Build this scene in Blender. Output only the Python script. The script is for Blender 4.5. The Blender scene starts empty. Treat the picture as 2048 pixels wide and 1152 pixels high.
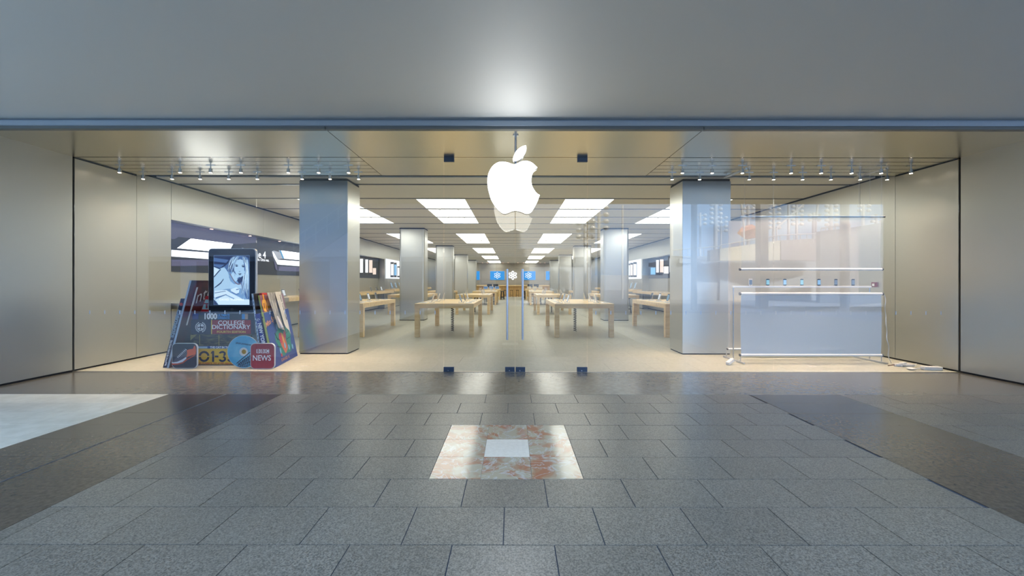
import bpy, bmesh, math, random
from mathutils import Vector, Matrix
random.seed(7)
R = math.radians
SC = bpy.context.scene
COL = SC.collection

# ------------------------------------------------------------------ camera, sky, sun, exposure
CAMZ = 1.48
F = 818.0; CX = 1024.6; HY = 565.5          # focal length in pixels, principal column, horizon row (2048 x 1152)
cam = bpy.data.cameras.new('camera')
cam.sensor_width = 36.0
cam.lens = F / 2048 * 36.0
cam.shift_x = (1024 - CX) / 2048
cam.shift_y = (HY - 576) / 2048
cam.clip_start = 0.05; cam.clip_end = 400
co = bpy.data.objects.new('camera', cam); COL.objects.link(co)
co.location = (0, 0, CAMZ)
co.rotation_euler = (R(90), R(-0.06), 0)
SC.camera = co

w = bpy.data.worlds.new('world'); SC.world = w; w.use_nodes = True
bg = w.node_tree.nodes['Background']
bg.inputs[0].default_value = (0.41, 0.62, 0.98, 1)
bg.inputs[1].default_value = 1.75
sun = bpy.data.lights.new('sun', 'SUN'); sun.energy = 9.0; sun.angle = R(0.6); sun.color = (1.0, 0.93, 0.8)
so = bpy.data.objects.new('sun', sun); COL.objects.link(so)
so.rotation_euler = (R(-48), 0, R(-25))

SC.view_settings.view_transform = 'Standard'
SC.view_settings.look = 'None'
SC.view_settings.gamma = 1.0
SC.view_settings.use_curve_mapping = False
SC.view_settings.exposure = 0.68
SC.cycles.max_bounces = 8
SC.cycles.glossy_bounces = 5
SC.cycles.transparent_max_bounces = 24
SC.cycles.caustics_refractive = False
SC.cycles.sample_clamp_indirect = 6.0
CEIL_LIGHT = 3.1
SIGN_LIGHT = 5.6
SPOT_W = 34.0

# ------------------------------------------------------------------ helpers
def srgb(r, g, b):
    def c(v):
        v /= 255.0
        return v / 12.92 if v <= 0.04045 else ((v + 0.055) / 1.055) ** 2.4
    return (c(r), c(g), c(b), 1)

def P(px, py, y):
    return Vector(((px - CX) / F * y, y, CAMZ - (py - HY) / F * y))

def PXP(px, py, X):                         # point on the vertical plane x = X
    y = F * X / (px - CX)
    return Vector((X, y, CAMZ - (py - HY) / F * y))

MATS = {}
def mat(name, col=(0.5, 0.5, 0.5, 1), rough=0.5, metal=0.0, emit=None, es=1.0, spec=None, noise=None, bump=None, aniso=0):
    if name in MATS: return MATS[name]
    m = bpy.data.materials.new(name); m.use_nodes = True
    nt = m.node_tree; b = nt.nodes['Principled BSDF']
    b.inputs['Base Color'].default_value = col
    b.inputs['Roughness'].default_value = rough
    b.inputs['Metallic'].default_value = metal
    if aniso: b.inputs['Anisotropic'].default_value = aniso
    if spec is not None: b.inputs['Specular IOR Level'].default_value = spec
    if emit is not None:
        b.inputs['Emission Color'].default_value = emit
        b.inputs['Emission Strength'].default_value = es
    if noise or bump:
        tc = nt.nodes.new('ShaderNodeTexCoord')
    if noise:                                # (scale, stretch xyz, col2, detail)
        sc, st, c2, lo, hi = noise
        mp = nt.nodes.new('ShaderNodeMapping'); mp.inputs['Scale'].default_value = st
        n = nt.nodes.new('ShaderNodeTexNoise'); n.inputs['Scale'].default_value = sc; n.inputs['Detail'].default_value = 6
        r = nt.nodes.new('ShaderNodeValToRGB')
        r.color_ramp.elements[0].position = lo; r.color_ramp.elements[0].color = col
        r.color_ramp.elements[1].position = hi; r.color_ramp.elements[1].color = c2
        nt.links.new(tc.outputs['Object'], mp.inputs[0]); nt.links.new(mp.outputs[0], n.inputs['Vector'])
        nt.links.new(n.outputs['Fac'], r.inputs[0]); nt.links.new(r.outputs[0], b.inputs['Base Color'])
    if bump:
        sc, st, strg, dist = bump
        mp = nt.nodes.new('ShaderNodeMapping'); mp.inputs['Scale'].default_value = st
        n = nt.nodes.new('ShaderNodeTexNoise'); n.inputs['Scale'].default_value = sc; n.inputs['Detail'].default_value = 4
        bp = nt.nodes.new('ShaderNodeBump'); bp.inputs['Strength'].default_value = strg; bp.inputs['Distance'].default_value = dist
        nt.links.new(tc.outputs['Object'], mp.inputs[0]); nt.links.new(mp.outputs[0], n.inputs['Vector'])
        nt.links.new(n.outputs['Fac'], bp.inputs['Height']); nt.links.new(bp.outputs[0], b.inputs['Normal'])
    MATS[name] = m
    return m

class MB:
    """collects shapes in world space, then links them as one mesh"""
    def __init__(s): s.v = []; s.f = []; s.mi = []; s.cur = 0
    def add(s, vs, fs):
        n = len(s.v); s.v += [Vector(v) for v in vs]
        for f in fs: s.f.append([n + i for i in f]); s.mi.append(s.cur)
        return s
    def box(s, x0, x1, y0, y1, z0, z1, M=None):
        vs = [Vector((x, y, z)) for z in (z0, z1) for y in (y0, y1) for x in (x0, x1)]
        if M: vs = [M @ v for v in vs]
        return s.add(vs, [(0, 2, 3, 1), (4, 5, 7, 6), (0, 1, 5, 4), (2, 6, 7, 3), (0, 4, 6, 2), (1, 3, 7, 5)])
    def bbox(s, x0, x1, y0, y1, z0, z1, b=0.004, M=None):      # box with chamfered edges
        bm = bmesh.new()
        vs = [bm.verts.new((x, y, z)) for z in (z0, z1) for y in (y0, y1) for x in (x0, x1)]
        for f in [(0, 2, 3, 1), (4, 5, 7, 6), (0, 1, 5, 4), (2, 6, 7, 3), (0, 4, 6, 2), (1, 3, 7, 5)]:
            bm.faces.new([vs[i] for i in f])
        bmesh.ops.bevel(bm, geom=bm.edges[:], offset=b, segments=2, profile=0.5, affect='EDGES')
        bm.verts.index_update()
        s.add([(M @ v.co) if M else v.co.copy() for v in bm.verts], [[v.index for v in f.verts] for f in bm.faces])
        bm.free(); return s
    def cyl(s, p0, p1, r0, r1=None, n=16, cap=True):
        p0 = Vector(p0); p1 = Vector(p1); r1 = r0 if r1 is None else r1
        d = (p1 - p0).normalized()
        u = d.orthogonal().normalized(); w_ = d.cross(u)
        vs = []
        for p, r in ((p0, r0), (p1, r1)):
            for i in range(n):
                a = 2 * math.pi * i / n
                vs.append(p + (u * math.cos(a) + w_ * math.sin(a)) * r)
        fs = [(i, (i + 1) % n, n + (i + 1) % n, n + i) for i in range(n)]
        if cap: fs += [tuple(range(n - 1, -1, -1)), tuple(range(n, 2 * n))]
        return s.add(vs, fs)
    def tube(s, pts, r, n=8):
        pts = [Vector(p) for p in pts]
        vs = []; m = len(pts); u = None
        for i, p in enumerate(pts):
            d = (pts[min(i + 1, m - 1)] - pts[max(i - 1, 0)]).normalized()
            if u is None: u = d.orthogonal().normalized()
            else: u = (u - d * u.dot(d)).normalized()
            w_ = d.cross(u)
            rr = r[i] if isinstance(r, (list, tuple)) else r
            for k in range(n):
                a = 2 * math.pi * k / n
                vs.append(p + (u * math.cos(a) + w_ * math.sin(a)) * rr)
        fs = []
        for i in range(m - 1):
            for k in range(n):
                fs.append((i * n + k, i * n + (k + 1) % n, (i + 1) * n + (k + 1) % n, (i + 1) * n + k))
        fs += [tuple(range(n - 1, -1, -1)), tuple((m - 1) * n + k for k in range(n))]
        return s.add(vs, fs)
    def slab(s, pts, off):                   # polygon in space, extruded by the vector off
        pts = [Vector(p) for p in pts]; off = Vector(off); n = len(pts)
        vs = pts + [p + off for p in pts]
        fs = [tuple(range(n - 1, -1, -1)), tuple(range(n, 2 * n))] + [(i, (i + 1) % n, n + (i + 1) % n, n + i) for i in range(n)]
        return s.add(vs, fs)
    def ball(s, c, r, n=10, sz=1.0):
        bm = bmesh.new(); bmesh.ops.create_icosphere(bm, subdivisions=2, radius=1.0); bm.verts.index_update()
        c = Vector(c)
        s.add([c + Vector((v.co.x * r, v.co.y * r, v.co.z * r * sz)) for v in bm.verts], [[v.index for v in f.verts] for f in bm.faces])
        bm.free(); return s
    def build(s, name, m, parent=None, smooth=False, **tags):
        me = bpy.data.meshes.new(name)
        if parent is None:
            xs = [v.x for v in s.v]; ys = [v.y for v in s.v]; zs = [v.z for v in s.v]
            org = Vector(((min(xs) + max(xs)) / 2, (min(ys) + max(ys)) / 2, min(zs)))
            loc = org
        else:
            org = worldloc(parent); loc = Vector((0, 0, 0))
        me.from_pydata([v - org for v in s.v], [], s.f)
        ms = m if isinstance(m, (list, tuple)) else [m]
        for x in ms: me.materials.append(x)
        for p, i in zip(me.polygons, s.mi): p.material_index = i
        bm = bmesh.new(); bm.from_mesh(me)
        bmesh.ops.recalc_face_normals(bm, faces=bm.faces[:])
        bm.to_mesh(me); bm.free()
        if smooth:
            for p in me.polygons: p.use_smooth = True
            try: me.set_sharp_from_angle(angle=R(40))
            except Exception: pass
        o = bpy.data.objects.new(name, me); COL.objects.link(o)
        o.location = loc
        if parent: o.parent = parent
        tag(o, **tags)
        return o

def worldloc(o):
    v = Vector((0, 0, 0))
    while o is not None:
        v += o.location; o = o.parent
    return v

def tag(o, label=None, cat=None, group=None, kind=None):
    if label: o['label'] = label
    if cat: o['category'] = cat
    if group: o['group'] = group
    if kind: o['kind'] = kind
    return o

def thing(name, loc, label=None, cat=None, group=None, kind=None):
    o = bpy.data.objects.new(name, None); COL.objects.link(o)
    o.empty_display_size = 0.1
    o.location = loc
    return tag(o, label, cat, group, kind)

def copy_tree(o, parent=None, kids=None):
    c = o.copy(); COL.objects.link(c); c.parent = parent
    for ch in KIDS(o): copy_tree(ch, c)
    return c
def KIDS(o):
    return [x for x in bpy.data.objects if x.parent == o]

def place(proto, first, loc, rz, label, group=None):
    """the first call moves the prototype itself, later ones copy it with its parts"""
    o = proto if first else copy_tree(proto)
    o.location = loc; o.rotation_euler = (0, 0, rz)
    o['label'] = label
    if group: o['group'] = group
    return o

def xyz_frame(origin, ux, uy):
    """matrix whose x axis is ux, y axis uy, z axis their cross product"""
    ux = Vector(ux).normalized(); uy = Vector(uy).normalized(); uz = ux.cross(uy).normalized()
    M = Matrix((ux, uy, uz)).transposed().to_4x4(); M.translation = Vector(origin)
    return M

def text_into(mb, s, size, M, align='CENTER', extrude=0.002, width=None, shear=0.0, bold=0.0):
    cu = bpy.data.curves.new('t', 'FONT'); cu.body = s; cu.size = size
    cu.align_x = align; cu.align_y = 'CENTER'; cu.extrude = extrude; cu.shear = shear; cu.offset = bold
    cu.resolution_u = 3
    o = bpy.data.objects.new('t', cu); COL.objects.link(o)
    dg = bpy.context.evaluated_depsgraph_get()
    me = bpy.data.meshes.new_from_object(o.evaluated_get(dg))
    vs = [v.co.copy() for v in me.vertices]
    if width and vs:
        x0 = min(v.x for v in vs); x1 = max(v.x for v in vs)
        k = width / max(x1 - x0, 1e-6); c = (x0 + x1) / 2 if align == 'CENTER' else (x0 if align == 'LEFT' else x1)
        for v in vs: v.x = (v.x - c) * k + (0 if align == 'CENTER' else c)
    mb.add([M @ v for v in vs], [list(p.vertices) for p in me.polygons])
    bpy.data.objects.remove(o); bpy.data.curves.remove(cu); bpy.data.meshes.remove(me)
    return mb

FRONT = lambda x, y, z: xyz_frame((x, y, z), (1, 0, 0), (0, 0, 1))       # writing that faces the street (-y)
ORD = ['first', 'second', 'third', 'fourth', 'fifth', 'sixth', 'seventh', 'eighth', 'ninth', 'tenth', 'eleventh', 'twelfth', 'thirteenth', 'fourteenth', 'fifteenth', 'sixteenth']

# ------------------------------------------------------------------ materials
STEEL = mat('brushed_steel', (0.57, 0.57, 0.525, 1), 0.36, 0.92, bump=(9, (1, 1, 0.15), 0.03, 0.01))
STEEL_OUT = mat('satin_steel_outside', (0.50, 0.51, 0.50, 1), 0.38, 0.92, bump=(7, (1, 1, 0.15), 0.03, 0.01))
SOFFIT = mat('soffit_steel', (0.68, 0.64, 0.54, 1), 0.27, 1.0, bump=(30, (1, 0.05, 1), 0.02, 0.004))
CANOPY = mat('canopy_panel', (0.70, 0.72, 0.71, 1), 0.64, 0.4)
FASCIA = mat('fascia_metal', (0.42, 0.50, 0.58, 1), 0.45, 0.4)
PILLAR = mat('pillar_steel', (0.68, 0.69, 0.67, 1), 0.33, 0.95, bump=(12, (0.2, 0.2, 1), 0.02, 0.006))
CHROME = mat('polished_steel', (0.62, 0.65, 0.7, 1), 0.2, 1.0)
BLACK = mat('black_gap', (0.008, 0.009, 0.011, 1), 0.7)
DARKBLUE = mat('dark_fitting', (0.07, 0.10, 0.15, 1), 0.35, 0.6)
WOOD = mat('maple_wood', srgb(240, 214, 165), 0.38, noise=(2.2, (0.6, 6, 6), srgb(224, 190, 136), 0.35, 0.7))
WOODW = mat('maple_panel', srgb(205, 168, 110), 0.45, noise=(1.4, (4, 4, 0.4), srgb(184, 146, 92), 0.35, 0.7))
CEILM = mat('ceiling_panel', (0.74, 0.72, 0.66, 1), 0.5, 0.25)
CEILD = mat('ceiling_gap', (0.05, 0.055, 0.06, 1), 0.6)
LIGHTP = mat('light_diffuser', (0.9, 0.9, 0.9, 1), 0.5, emit=(1.0, 0.965, 0.86, 1), es=CEIL_LIGHT)
SIGNB = mat('sign_glow_rear', (0.9, 0.9, 0.9, 1), 0.4, emit=(1.0, 0.99, 0.97, 1), es=2.6)
SIGN = mat('sign_glow', (0.9, 0.9, 0.9, 1), 0.4, emit=(1.0, 0.99, 0.97, 1), es=SIGN_LIGHT)
WHITE = mat('white_plastic', (0.8, 0.8, 0.8, 1), 0.35)
BLACKP = mat('black_plastic', (0.015, 0.017, 0.022, 1), 0.25)
RUBBER = mat('black_rubber', (0.012, 0.012, 0.013, 1), 0.6)
def flat(name, r, g, b, rough=0.45): return mat(name, srgb(r, g, b), rough)
def glow(name, r, g, b, s=1.0): return mat(name, (0.02, 0.02, 0.02, 1), 0.3, emit=srgb(r, g, b), es=s * 0.64)

def glass_mat():
    m = bpy.data.materials.new('clear_glass'); m.use_nodes = True
    nt = m.node_tree; nt.nodes.clear()
    out = nt.nodes.new('ShaderNodeOutputMaterial'); mx = nt.nodes.new('ShaderNodeMixShader')
    tr = nt.nodes.new('ShaderNodeBsdfTransparent'); tr.inputs[0].default_value = (0.965, 0.985, 0.985, 1)
    gl = nt.nodes.new('ShaderNodeBsdfGlossy'); gl.inputs['Roughness'].default_value = 0.0
    gl.inputs['Color'].default_value = (1, 1, 1, 1)
    ge = nt.nodes.new('ShaderNodeNewGeometry')
    dp = nt.nodes.new('ShaderNodeVectorMath'); dp.operation = 'DOT_PRODUCT'
    ab = nt.nodes.new('ShaderNodeMath'); ab.operation = 'ABSOLUTE'
    sb = nt.nodes.new('ShaderNodeMath'); sb.operation = 'SUBTRACT'; sb.inputs[0].default_value = 1.0
    pw = nt.nodes.new('ShaderNodeMath'); pw.operation = 'POWER'; pw.inputs[1].default_value = 5.0
    ma = nt.nodes.new('ShaderNodeMath'); ma.operation = 'MULTIPLY_ADD'; ma.inputs[1].default_value = 0.945; ma.inputs[2].default_value = 0.055
    L = nt.links
    L.new(ge.outputs['Normal'], dp.inputs[0]); L.new(ge.outputs['Incoming'], dp.inputs[1])
    L.new(dp.outputs['Value'], ab.inputs[0]); L.new(ab.outputs[0], sb.inputs[1]); L.new(sb.outputs[0], pw.inputs[0])
    L.new(pw.outputs[0], ma.inputs[0]); L.new(ma.outputs[0], mx.inputs[0])
    L.new(tr.outputs[0], mx.inputs[1]); L.new(gl.outputs[0], mx.inputs[2]); L.new(mx.outputs[0], out.inputs[0])
    return m
GLASS = glass_mat()

def fabric_mat(name, transp, col, em=0):
    m = bpy.data.materials.new(name); m.use_nodes = True
    nt = m.node_tree; nt.nodes.clear(); L = nt.links
    out = nt.nodes.new('ShaderNodeOutputMaterial'); m1 = nt.nodes.new('ShaderNodeMixShader'); m2 = nt.nodes.new('ShaderNodeMixShader')
    tr = nt.nodes.new('ShaderNodeBsdfTransparent'); di = nt.nodes.new('ShaderNodeBsdfDiffuse'); tl = nt.nodes.new('ShaderNodeBsdfTranslucent')
    di.inputs[0].default_value = col; tl.inputs[0].default_value = col
    m1.inputs[0].default_value = 0.5; m2.inputs[0].default_value = transp
    L.new(di.outputs[0], m1.inputs[1]); L.new(tl.outputs[0], m1.inputs[2])
    L.new(m1.outputs[0], m2.inputs[1]); L.new(tr.outputs[0], m2.inputs[2]); L.new(m2.outputs[0], out.inputs[0])
    return m

def stone(name, c1, c2, rough, scale=70, bumps=0.2, per_tile=0.0, spec=0.5, rvar=0.0):
    m = bpy.data.materials.new(name); m.use_nodes = True
    nt = m.node_tree; b = nt.nodes['Principled BSDF']; L = nt.links
    tc = nt.nodes.new('ShaderNodeTexCoord')
    n1 = nt.nodes.new('ShaderNodeTexNoise'); n1.inputs['Scale'].default_value = scale; n1.inputs['Detail'].default_value = 3; n1.inputs['Roughness'].default_value = 0.65
    n2 = nt.nodes.new('ShaderNodeTexNoise'); n2.inputs['Scale'].default_value = 1.3; n2.inputs['Detail'].default_value = 4
    r = nt.nodes.new('ShaderNodeValToRGB')
    r.color_ramp.elements[0].position = 0.36; r.color_ramp.elements[0].color = c1
    r.color_ramp.elements[1].position = 0.64; r.color_ramp.elements[1].color = c2
    L.new(tc.outputs['Object'], n1.inputs['Vector']); L.new(tc.outputs['Object'], n2.inputs['Vector'])
    L.new(n1.outputs['Fac'], r.inputs[0])
    hs = nt.nodes.new('ShaderNodeHueSaturation')
    g = nt.nodes.new('ShaderNodeNewGeometry')
    ma = nt.nodes.new('ShaderNodeMath'); ma.operation = 'MULTIPLY_ADD'; ma.inputs[1].default_value = per_tile; ma.inputs[2].default_value = 0.88 - per_tile / 2
    mb = nt.nodes.new('ShaderNodeMath'); mb.operation = 'MULTIPLY_ADD'; mb.inputs[1].default_value = 0.24
    L.new(g.outputs['Random Per Island'], ma.inputs[0]); L.new(n2.outputs['Fac'], mb.inputs[0]); L.new(ma.outputs[0], mb.inputs[2])
    L.new(mb.outputs[0], hs.inputs['Value']); L.new(r.outputs[0], hs.inputs['Color']); L.new(hs.outputs[0], b.inputs['Base Color'])
    rr = nt.nodes.new('ShaderNodeMath'); rr.operation = 'MULTIPLY_ADD'; rr.inputs[1].default_value = rvar; rr.inputs[2].default_value = rough - rvar / 2
    L.new(n2.outputs['Fac'], rr.inputs[0]); L.new(rr.outputs[0], b.inputs['Roughness'])
    b.inputs['Specular IOR Level'].default_value = spec
    bp = nt.nodes.new('ShaderNodeBump'); bp.inputs['Strength'].default_value = bumps; bp.inputs['Distance'].default_value = 0.004
    if bumps > 0: L.new(n1.outputs['Fac'], bp.inputs['Height']); L.new(bp.outputs[0], b.inputs['Normal'])
    return m
PAVE = stone('rough_grey_paving', (0.10, 0.088, 0.068, 1), (0.31, 0.27, 0.205, 1), 0.29, 115, 0.20, 0.16, 0.6, 0.03)
BAND = stone('polished_dark_stone', (0.085, 0.066, 0.046, 1), (0.13, 0.102, 0.072, 1), 0.2, 30, 0.0, 0.1, 0.35, 0.02)
SLABM = stone('polished_grey_threshold', (0.15, 0.135, 0.105, 1), (0.205, 0.186, 0.148, 1), 0.20, 14, 0.0, 0.0, 0.6, 0.02)
CREAM = stone('cream_marble', (0.80, 0.75, 0.60, 1), (0.90, 0.85, 0.70, 1), 0.25, 6, 0.02, 0.08, 0.5, 0.06)
INFLOOR = stone('sandstone_floor', srgb(172, 171, 157), srgb(186, 185, 171), 0.42, 25, 0.04, 0.05, 0.45, 0.1)
WHITEST = stone('white_limestone', (0.80, 0.72, 0.58, 1), (0.88, 0.80, 0.66, 1), 0.4, 30, 0.05, 0, 0.4)
GROUT = mat('grout', (0.05, 0.065, 0.09, 1), 0.6)

def marble():
    m = bpy.data.materials.new('red_veined_marble'); m.use_nodes = True
    nt = m.node_tree; b = nt.nodes['Principled BSDF']; L = nt.links
    tc = nt.nodes.new('ShaderNodeTexCoord'); g = nt.nodes.new('ShaderNodeNewGeometry')
    sc = nt.nodes.new('ShaderNodeVectorMath'); sc.operation = 'SCALE'; sc.inputs['Scale'].default_value = 1.0
    cb = nt.nodes.new('ShaderNodeCombineXYZ')
    mu = nt.nodes.new('ShaderNodeMath'); mu.operation = 'MULTIPLY'; mu.inputs[1].default_value = 37.0
    L.new(g.outputs['Random Per Island'], mu.inputs[0]); L.new(mu.outputs[0], cb.inputs[2])
    ad = nt.nodes.new('ShaderNodeVectorMath'); ad.operation = 'ADD'
    L.new(tc.outputs['Object'], ad.inputs[0]); L.new(cb.outputs[0], ad.inputs[1])
    n = nt.nodes.new('ShaderNodeTexNoise'); n.inputs['Scale'].default_value = 5.0; n.inputs['Detail'].default_value = 7; n.inputs['Distortion'].default_value = 0.6
    L.new(ad.outputs[0], n.inputs['Vector'])
    r = nt.nodes.new('ShaderNodeValToRGB')
    r.color_ramp.elements[0].position = 0.40; r.color_ramp.elements[0].color = srgb(176, 116, 84)
    r.color_ramp.elements[1].position = 0.54; r.color_ramp.elements[1].color = srgb(184, 170, 142)
    e = r.color_ramp.elements.new(0.46); e.color = srgb(176, 134, 102)
    L.new(n.outputs['Fac'], r.inputs[0])
    v = nt.nodes.new('ShaderNodeTexNoise'); v.inputs['Scale'].default_value = 3.2; v.inputs['Detail'].default_value = 8; v.inputs['Distortion'].default_value = 2.5
    L.new(ad.outputs[0], v.inputs['Vector'])
    r2 = nt.nodes.new('ShaderNodeValToRGB')
    r2.color_ramp.elements[0].position = 0.475; r2.color_ramp.elements[0].color = (0, 0, 0, 1)
    r2.color_ramp.elements[1].position = 0.525; r2.color_ramp.elements[1].color = (0, 0, 0, 1)
    e = r2.color_ramp.elements.new(0.5); e.color = (0.8, 0.8, 0.8, 1)
    L.new(v.outputs['Fac'], r2.inputs[0])
    mx = nt.nodes.new('ShaderNodeMix'); mx.data_type = 'RGBA'
    L.new(r2.outputs[0], mx.inputs[0]); L.new(r.outputs[0], mx.inputs[6]); mx.inputs[7].default_value = srgb(205, 200, 190)
    L.new(mx.outputs[2], b.inputs['Base Color'])
    b.inputs['Roughness'].default_value = 0.13
    b.inputs['Specular IOR Level'].default_value = 0.7
    return m
MARBLE = marble()

# ------------------------------------------------------------------ measures of the place
AX = 0.07                                    # the shop's centre line
WL, WR = -7.277, 7.416                       # shop side walls
GY = 6.782                                   # glass front
SOF = 3.557                                  # soffit over the glass
FY = 5.53                                    # fascia line
CANZ = 3.695                                 # street canopy
CANY = 2.06                                  # canopy front edge
CZ = 3.63                                    # shop ceiling
BY = 44.8                                    # back wall
NL, NR = WL - 0.37, WR + 0.37                # back of the display niches

# ------------------------------------------------------------------ floors
TD = 0.3885; TW = 0.577; Y0 = 5.417
def paving(name, x0, x1, m, label, shift=0.0, hole=None, rows=range(-46, 1), gap=0.006, w=TW, raised=0.0):
    mb = MB()
    mb.box(x0, x1, Y0 + TD * (rows[0] - 1) , Y0, -0.10, -0.005); mb.cur = 1
    for k in rows:
        r_ = -k
        y1 = Y0 - TD * r_; y0 = y1 - TD
        base = (-0.338 if r_ % 2 == 0 else -0.05) + shift
        n0 = int(math.floor((x0 - base) / w)) - 1
        x = base + n0 * w
        while x < x1:
            a, b = max(x, x0), min(x + w, x1)
            x += w
            if b - a < 0.03: continue
            spans = [(a, b)]
            if hole and y0 > hole[2] - 0.05 and y1 < hole[3] + 0.05:
                spans = []
                if a < hole[0]: spans.append((a, min(b, hole[0])))
                if b > hole[1]: spans.append((max(a, hole[1]), b))
            for a_, b_ in spans:
                if b_ - a_ < 0.02: continue
                dz = random.uniform(-0.0007, 0.0007)
                mb.bbox(a_ + gap / 2, b_ - gap / 2, y0 + gap / 2, y1 - gap / 2, -0.03, dz, 0.0012) if k > -14 else \
                    mb.box(a_ + gap / 2, b_ - gap / 2, y0 + gap / 2, y1 - gap / 2, -0.03, dz)
    return mb.build(name, [GROUT, m], kind='structure', label=label)

IN = (-0.628, 0.539, Y0 - 6 * TD, Y0 - 3 * TD)
paving('floor_grey_paving', -3.05, 3.15, PAVE, 'rough grey stone paving in running bond before the shop doors', hole=IN)
paving('floor_polished_band', -4.55, -3.80, BAND, 'polished dark stone band beside the cream marble', 0.2, w=9.0, gap=0.002)
paving('floor_polished_band', -3.78, -3.05, BAND, 'polished dark stone band beside the grey paving', 0.2, w=9.0, gap=0.002)
paving('floor_polished_band', 3.15, 4.34, BAND, 'polished dark stone band crossing the paving on the fabric display side', 0.2, w=9.0, gap=0.002)
paving('floor_cream_marble', -14.0, -4.55, CREAM, 'cream marble floor area in the street', 0.1, gap=0.0015, w=0.8, rows=range(-30, 1))
paving('floor_grey_paving', 4.34, 14.0, PAVE, 'grey stone paving beyond the polished dark band', 0.0, rows=range(-30, 1))
mb = MB().box(-3.80, -3.78, -8.7, Y0, -0.06, 0.001)
mb.build('trim_1', mat('joint_metal', (0.2, 0.22, 0.25, 1), 0.4, 0.8), kind='structure', label='thin metal expansion strip in the dark stone band')
# threshold slab and marble inlay
mb = MB()
for a, b in ((-14, -6.9), (-6.9, -3.6), (-3.6, -0.1), (-0.1, 3.3), (3.3, 7.1), (7.1, 14)):
    mb.bbox(a + .001, b - .001, Y0 + 0.002, GY - 0.002, -0.1, 0.0, 0.001)
mb.build('floor_threshold', SLABM, kind='structure', label='polished dark stone strip along the glass front')
mb = MB()
for i in range(3):
    for j in range(3):
        if i == 1 and j == 1: continue
        mb.bbox(IN[0] + i * 0.389 + .001, IN[0] + (i + 1) * 0.389 - .001, IN[2] + j * TD + .001, IN[2] + (j + 1) * TD - .001, -0.1, 0.001, 0.0008)
mb.cur = 1
mb.bbox(IN[0] + 0.389 + .001, IN[0] + 2 * 0.389 - .001, IN[2] + TD + .001, IN[2] + 2 * TD - .001, -0.1, 0.001, 0.0008)
mb.build('floor_marble_inlay', [MARBLE, WHITEST], kind='structure', label='red veined marble square with a white stone centre set in the paving')
# shop floor
mb = MB(); mb.box(-8.2, 8.4, GY, BY + .3, -0.1, -0.003); mb.cur = 1
y = GY + 0.004; k = 0
while y < BY:
    y2 = min(y + 0.76, BY)
    x = -8.2 - (0.38 if k % 2 else 0)
    while x < 8.4:
        a, b = max(x, -8.2), min(x + 0.76, 8.4)
        if b - a > .02: mb.box(a + .0012, b - .0012, y + .0012, y2 - .0012, -0.02, 0.0)
        x += 0.76
    y = y2; k += 1
mb.build('floor', [mat('floor_joint', srgb(105, 106, 98), 0.6), INFLOOR], kind='structure', label='pale grey sandstone floor inside the shop')
mb = MB().box(WL, WR, GY - 0.012, GY + 0.012, -0.01, 0.006)
mb.build('trim_2', mat('threshold_metal', (0.55, 0.5, 0.42, 1), 0.3, 1.0), kind='structure', label='thin bright metal strip under the glass front')

# ------------------------------------------------------------------ shell
def wall_side(sgn, name, X, NX, lab):
    """sgn -1: the wall whose shop side faces +x"""
    def bx(mb, d0, d1, y0, y1, z0, z1):      # d measured into the wall from the face
        a, b = X + sgn * d0, X + sgn * d1
        mb.box(min(a, b), max(a, b), y0, y1, z0, z1)
    mb = MB()
    G = 0.003
    # street side
    bx(mb, 0, 0.06, 5.38, 6.765, 0.03, CANZ)
    # inside, in front of the niche
    bx(mb, 0, 0.06, 6.80, 7.92 - G, 0.03, SOF - .02)
    bx(mb, 0, 0.06, 7.92 + G, 8.72, 0.03, CZ - .03)
    # over the niche, in panels
    ys = [8.725] + [8.99 + 1.48 * 2 * k for k in range(1, 12)]
    for a, b in zip(ys, ys[1:] + [BY]):
        bx(mb, 0, 0.06, a + G, b - G, 2.82, CZ - .03)
    # flush wall after the niche
    ys = [23.3, 26.3, 29.3, 32.3, 35.3, 38.3, 41.3, BY]
    for a, b in zip(ys, ys[1:]):
        bx(mb, 0, 0.06, a + G, b - G, 0.03, 2.817)
    # niche back, its two ends and its top
    ys = [8.72] + [8.99 + 1.48 * 2 * k for k in range(1, 5)] + [23.36]
    for a, b in zip(ys, ys[1:]):
        bx(mb, 0.37, 0.43, a + G, b - G, 0.03, 2.82)
    bx(mb, 0.06, 0.37, 23.3, 23.36, 0.03, 2.82)
    bx(mb, 0.06, 0.37, 8.66, 8.72, 0.03, 2.82)
    bx(mb, 0.06, 0.43, 8.72, 23.36, 2.82, 2.86)
    mb.cur = 1                               # black gaps and the mass behind the steel
    bx(mb, 0.06, 0.12, 5.38, 8.66, 0.0, 3.6)
    bx(mb, 0.02, 0.06, 5.38, 8.7, 0.0, 0.03)
    bx(mb, 0.43, 0.55, 8.5, BY, 0.0, 4.0)
    bx(mb, 0.06, 0.10, 8.5, BY, 2.86, 4.0)
    bx(mb, 0.35, 0.43, 8.6, 23.4, 0.0, 0.03)
    bx(mb, 0.02, 0.08, 23.36, BY, 0.0, 2.86)
    return mb.build(name, [STEEL, BLACK], kind='structure', label=lab)
wall_side(-1, 'wall_left', WL, NL, 'brushed steel panelled side wall by the giant books')
wall_side(1, 'wall_right', WR, NR, 'brushed steel panelled side wall by the hanging fabric')
mb = MB()
xs = [-8.2, -7.2, -5.3, -3.4, -1.75, 1.85, 3.5, 5.4, 7.3, 8.4]
for a, b in zip(xs, xs[1:]):
    for z0, z1 in ((0.0, 1.1), (1.1, 3.06), (3.06, CZ)):
        mb.box(a + .004, b - .004, BY, BY + .05, z0 + .003, z1 - .003)
mb.cur = 1; mb.box(-8.2, 8.4, BY + .05, BY + .2, 0, 4)
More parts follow.
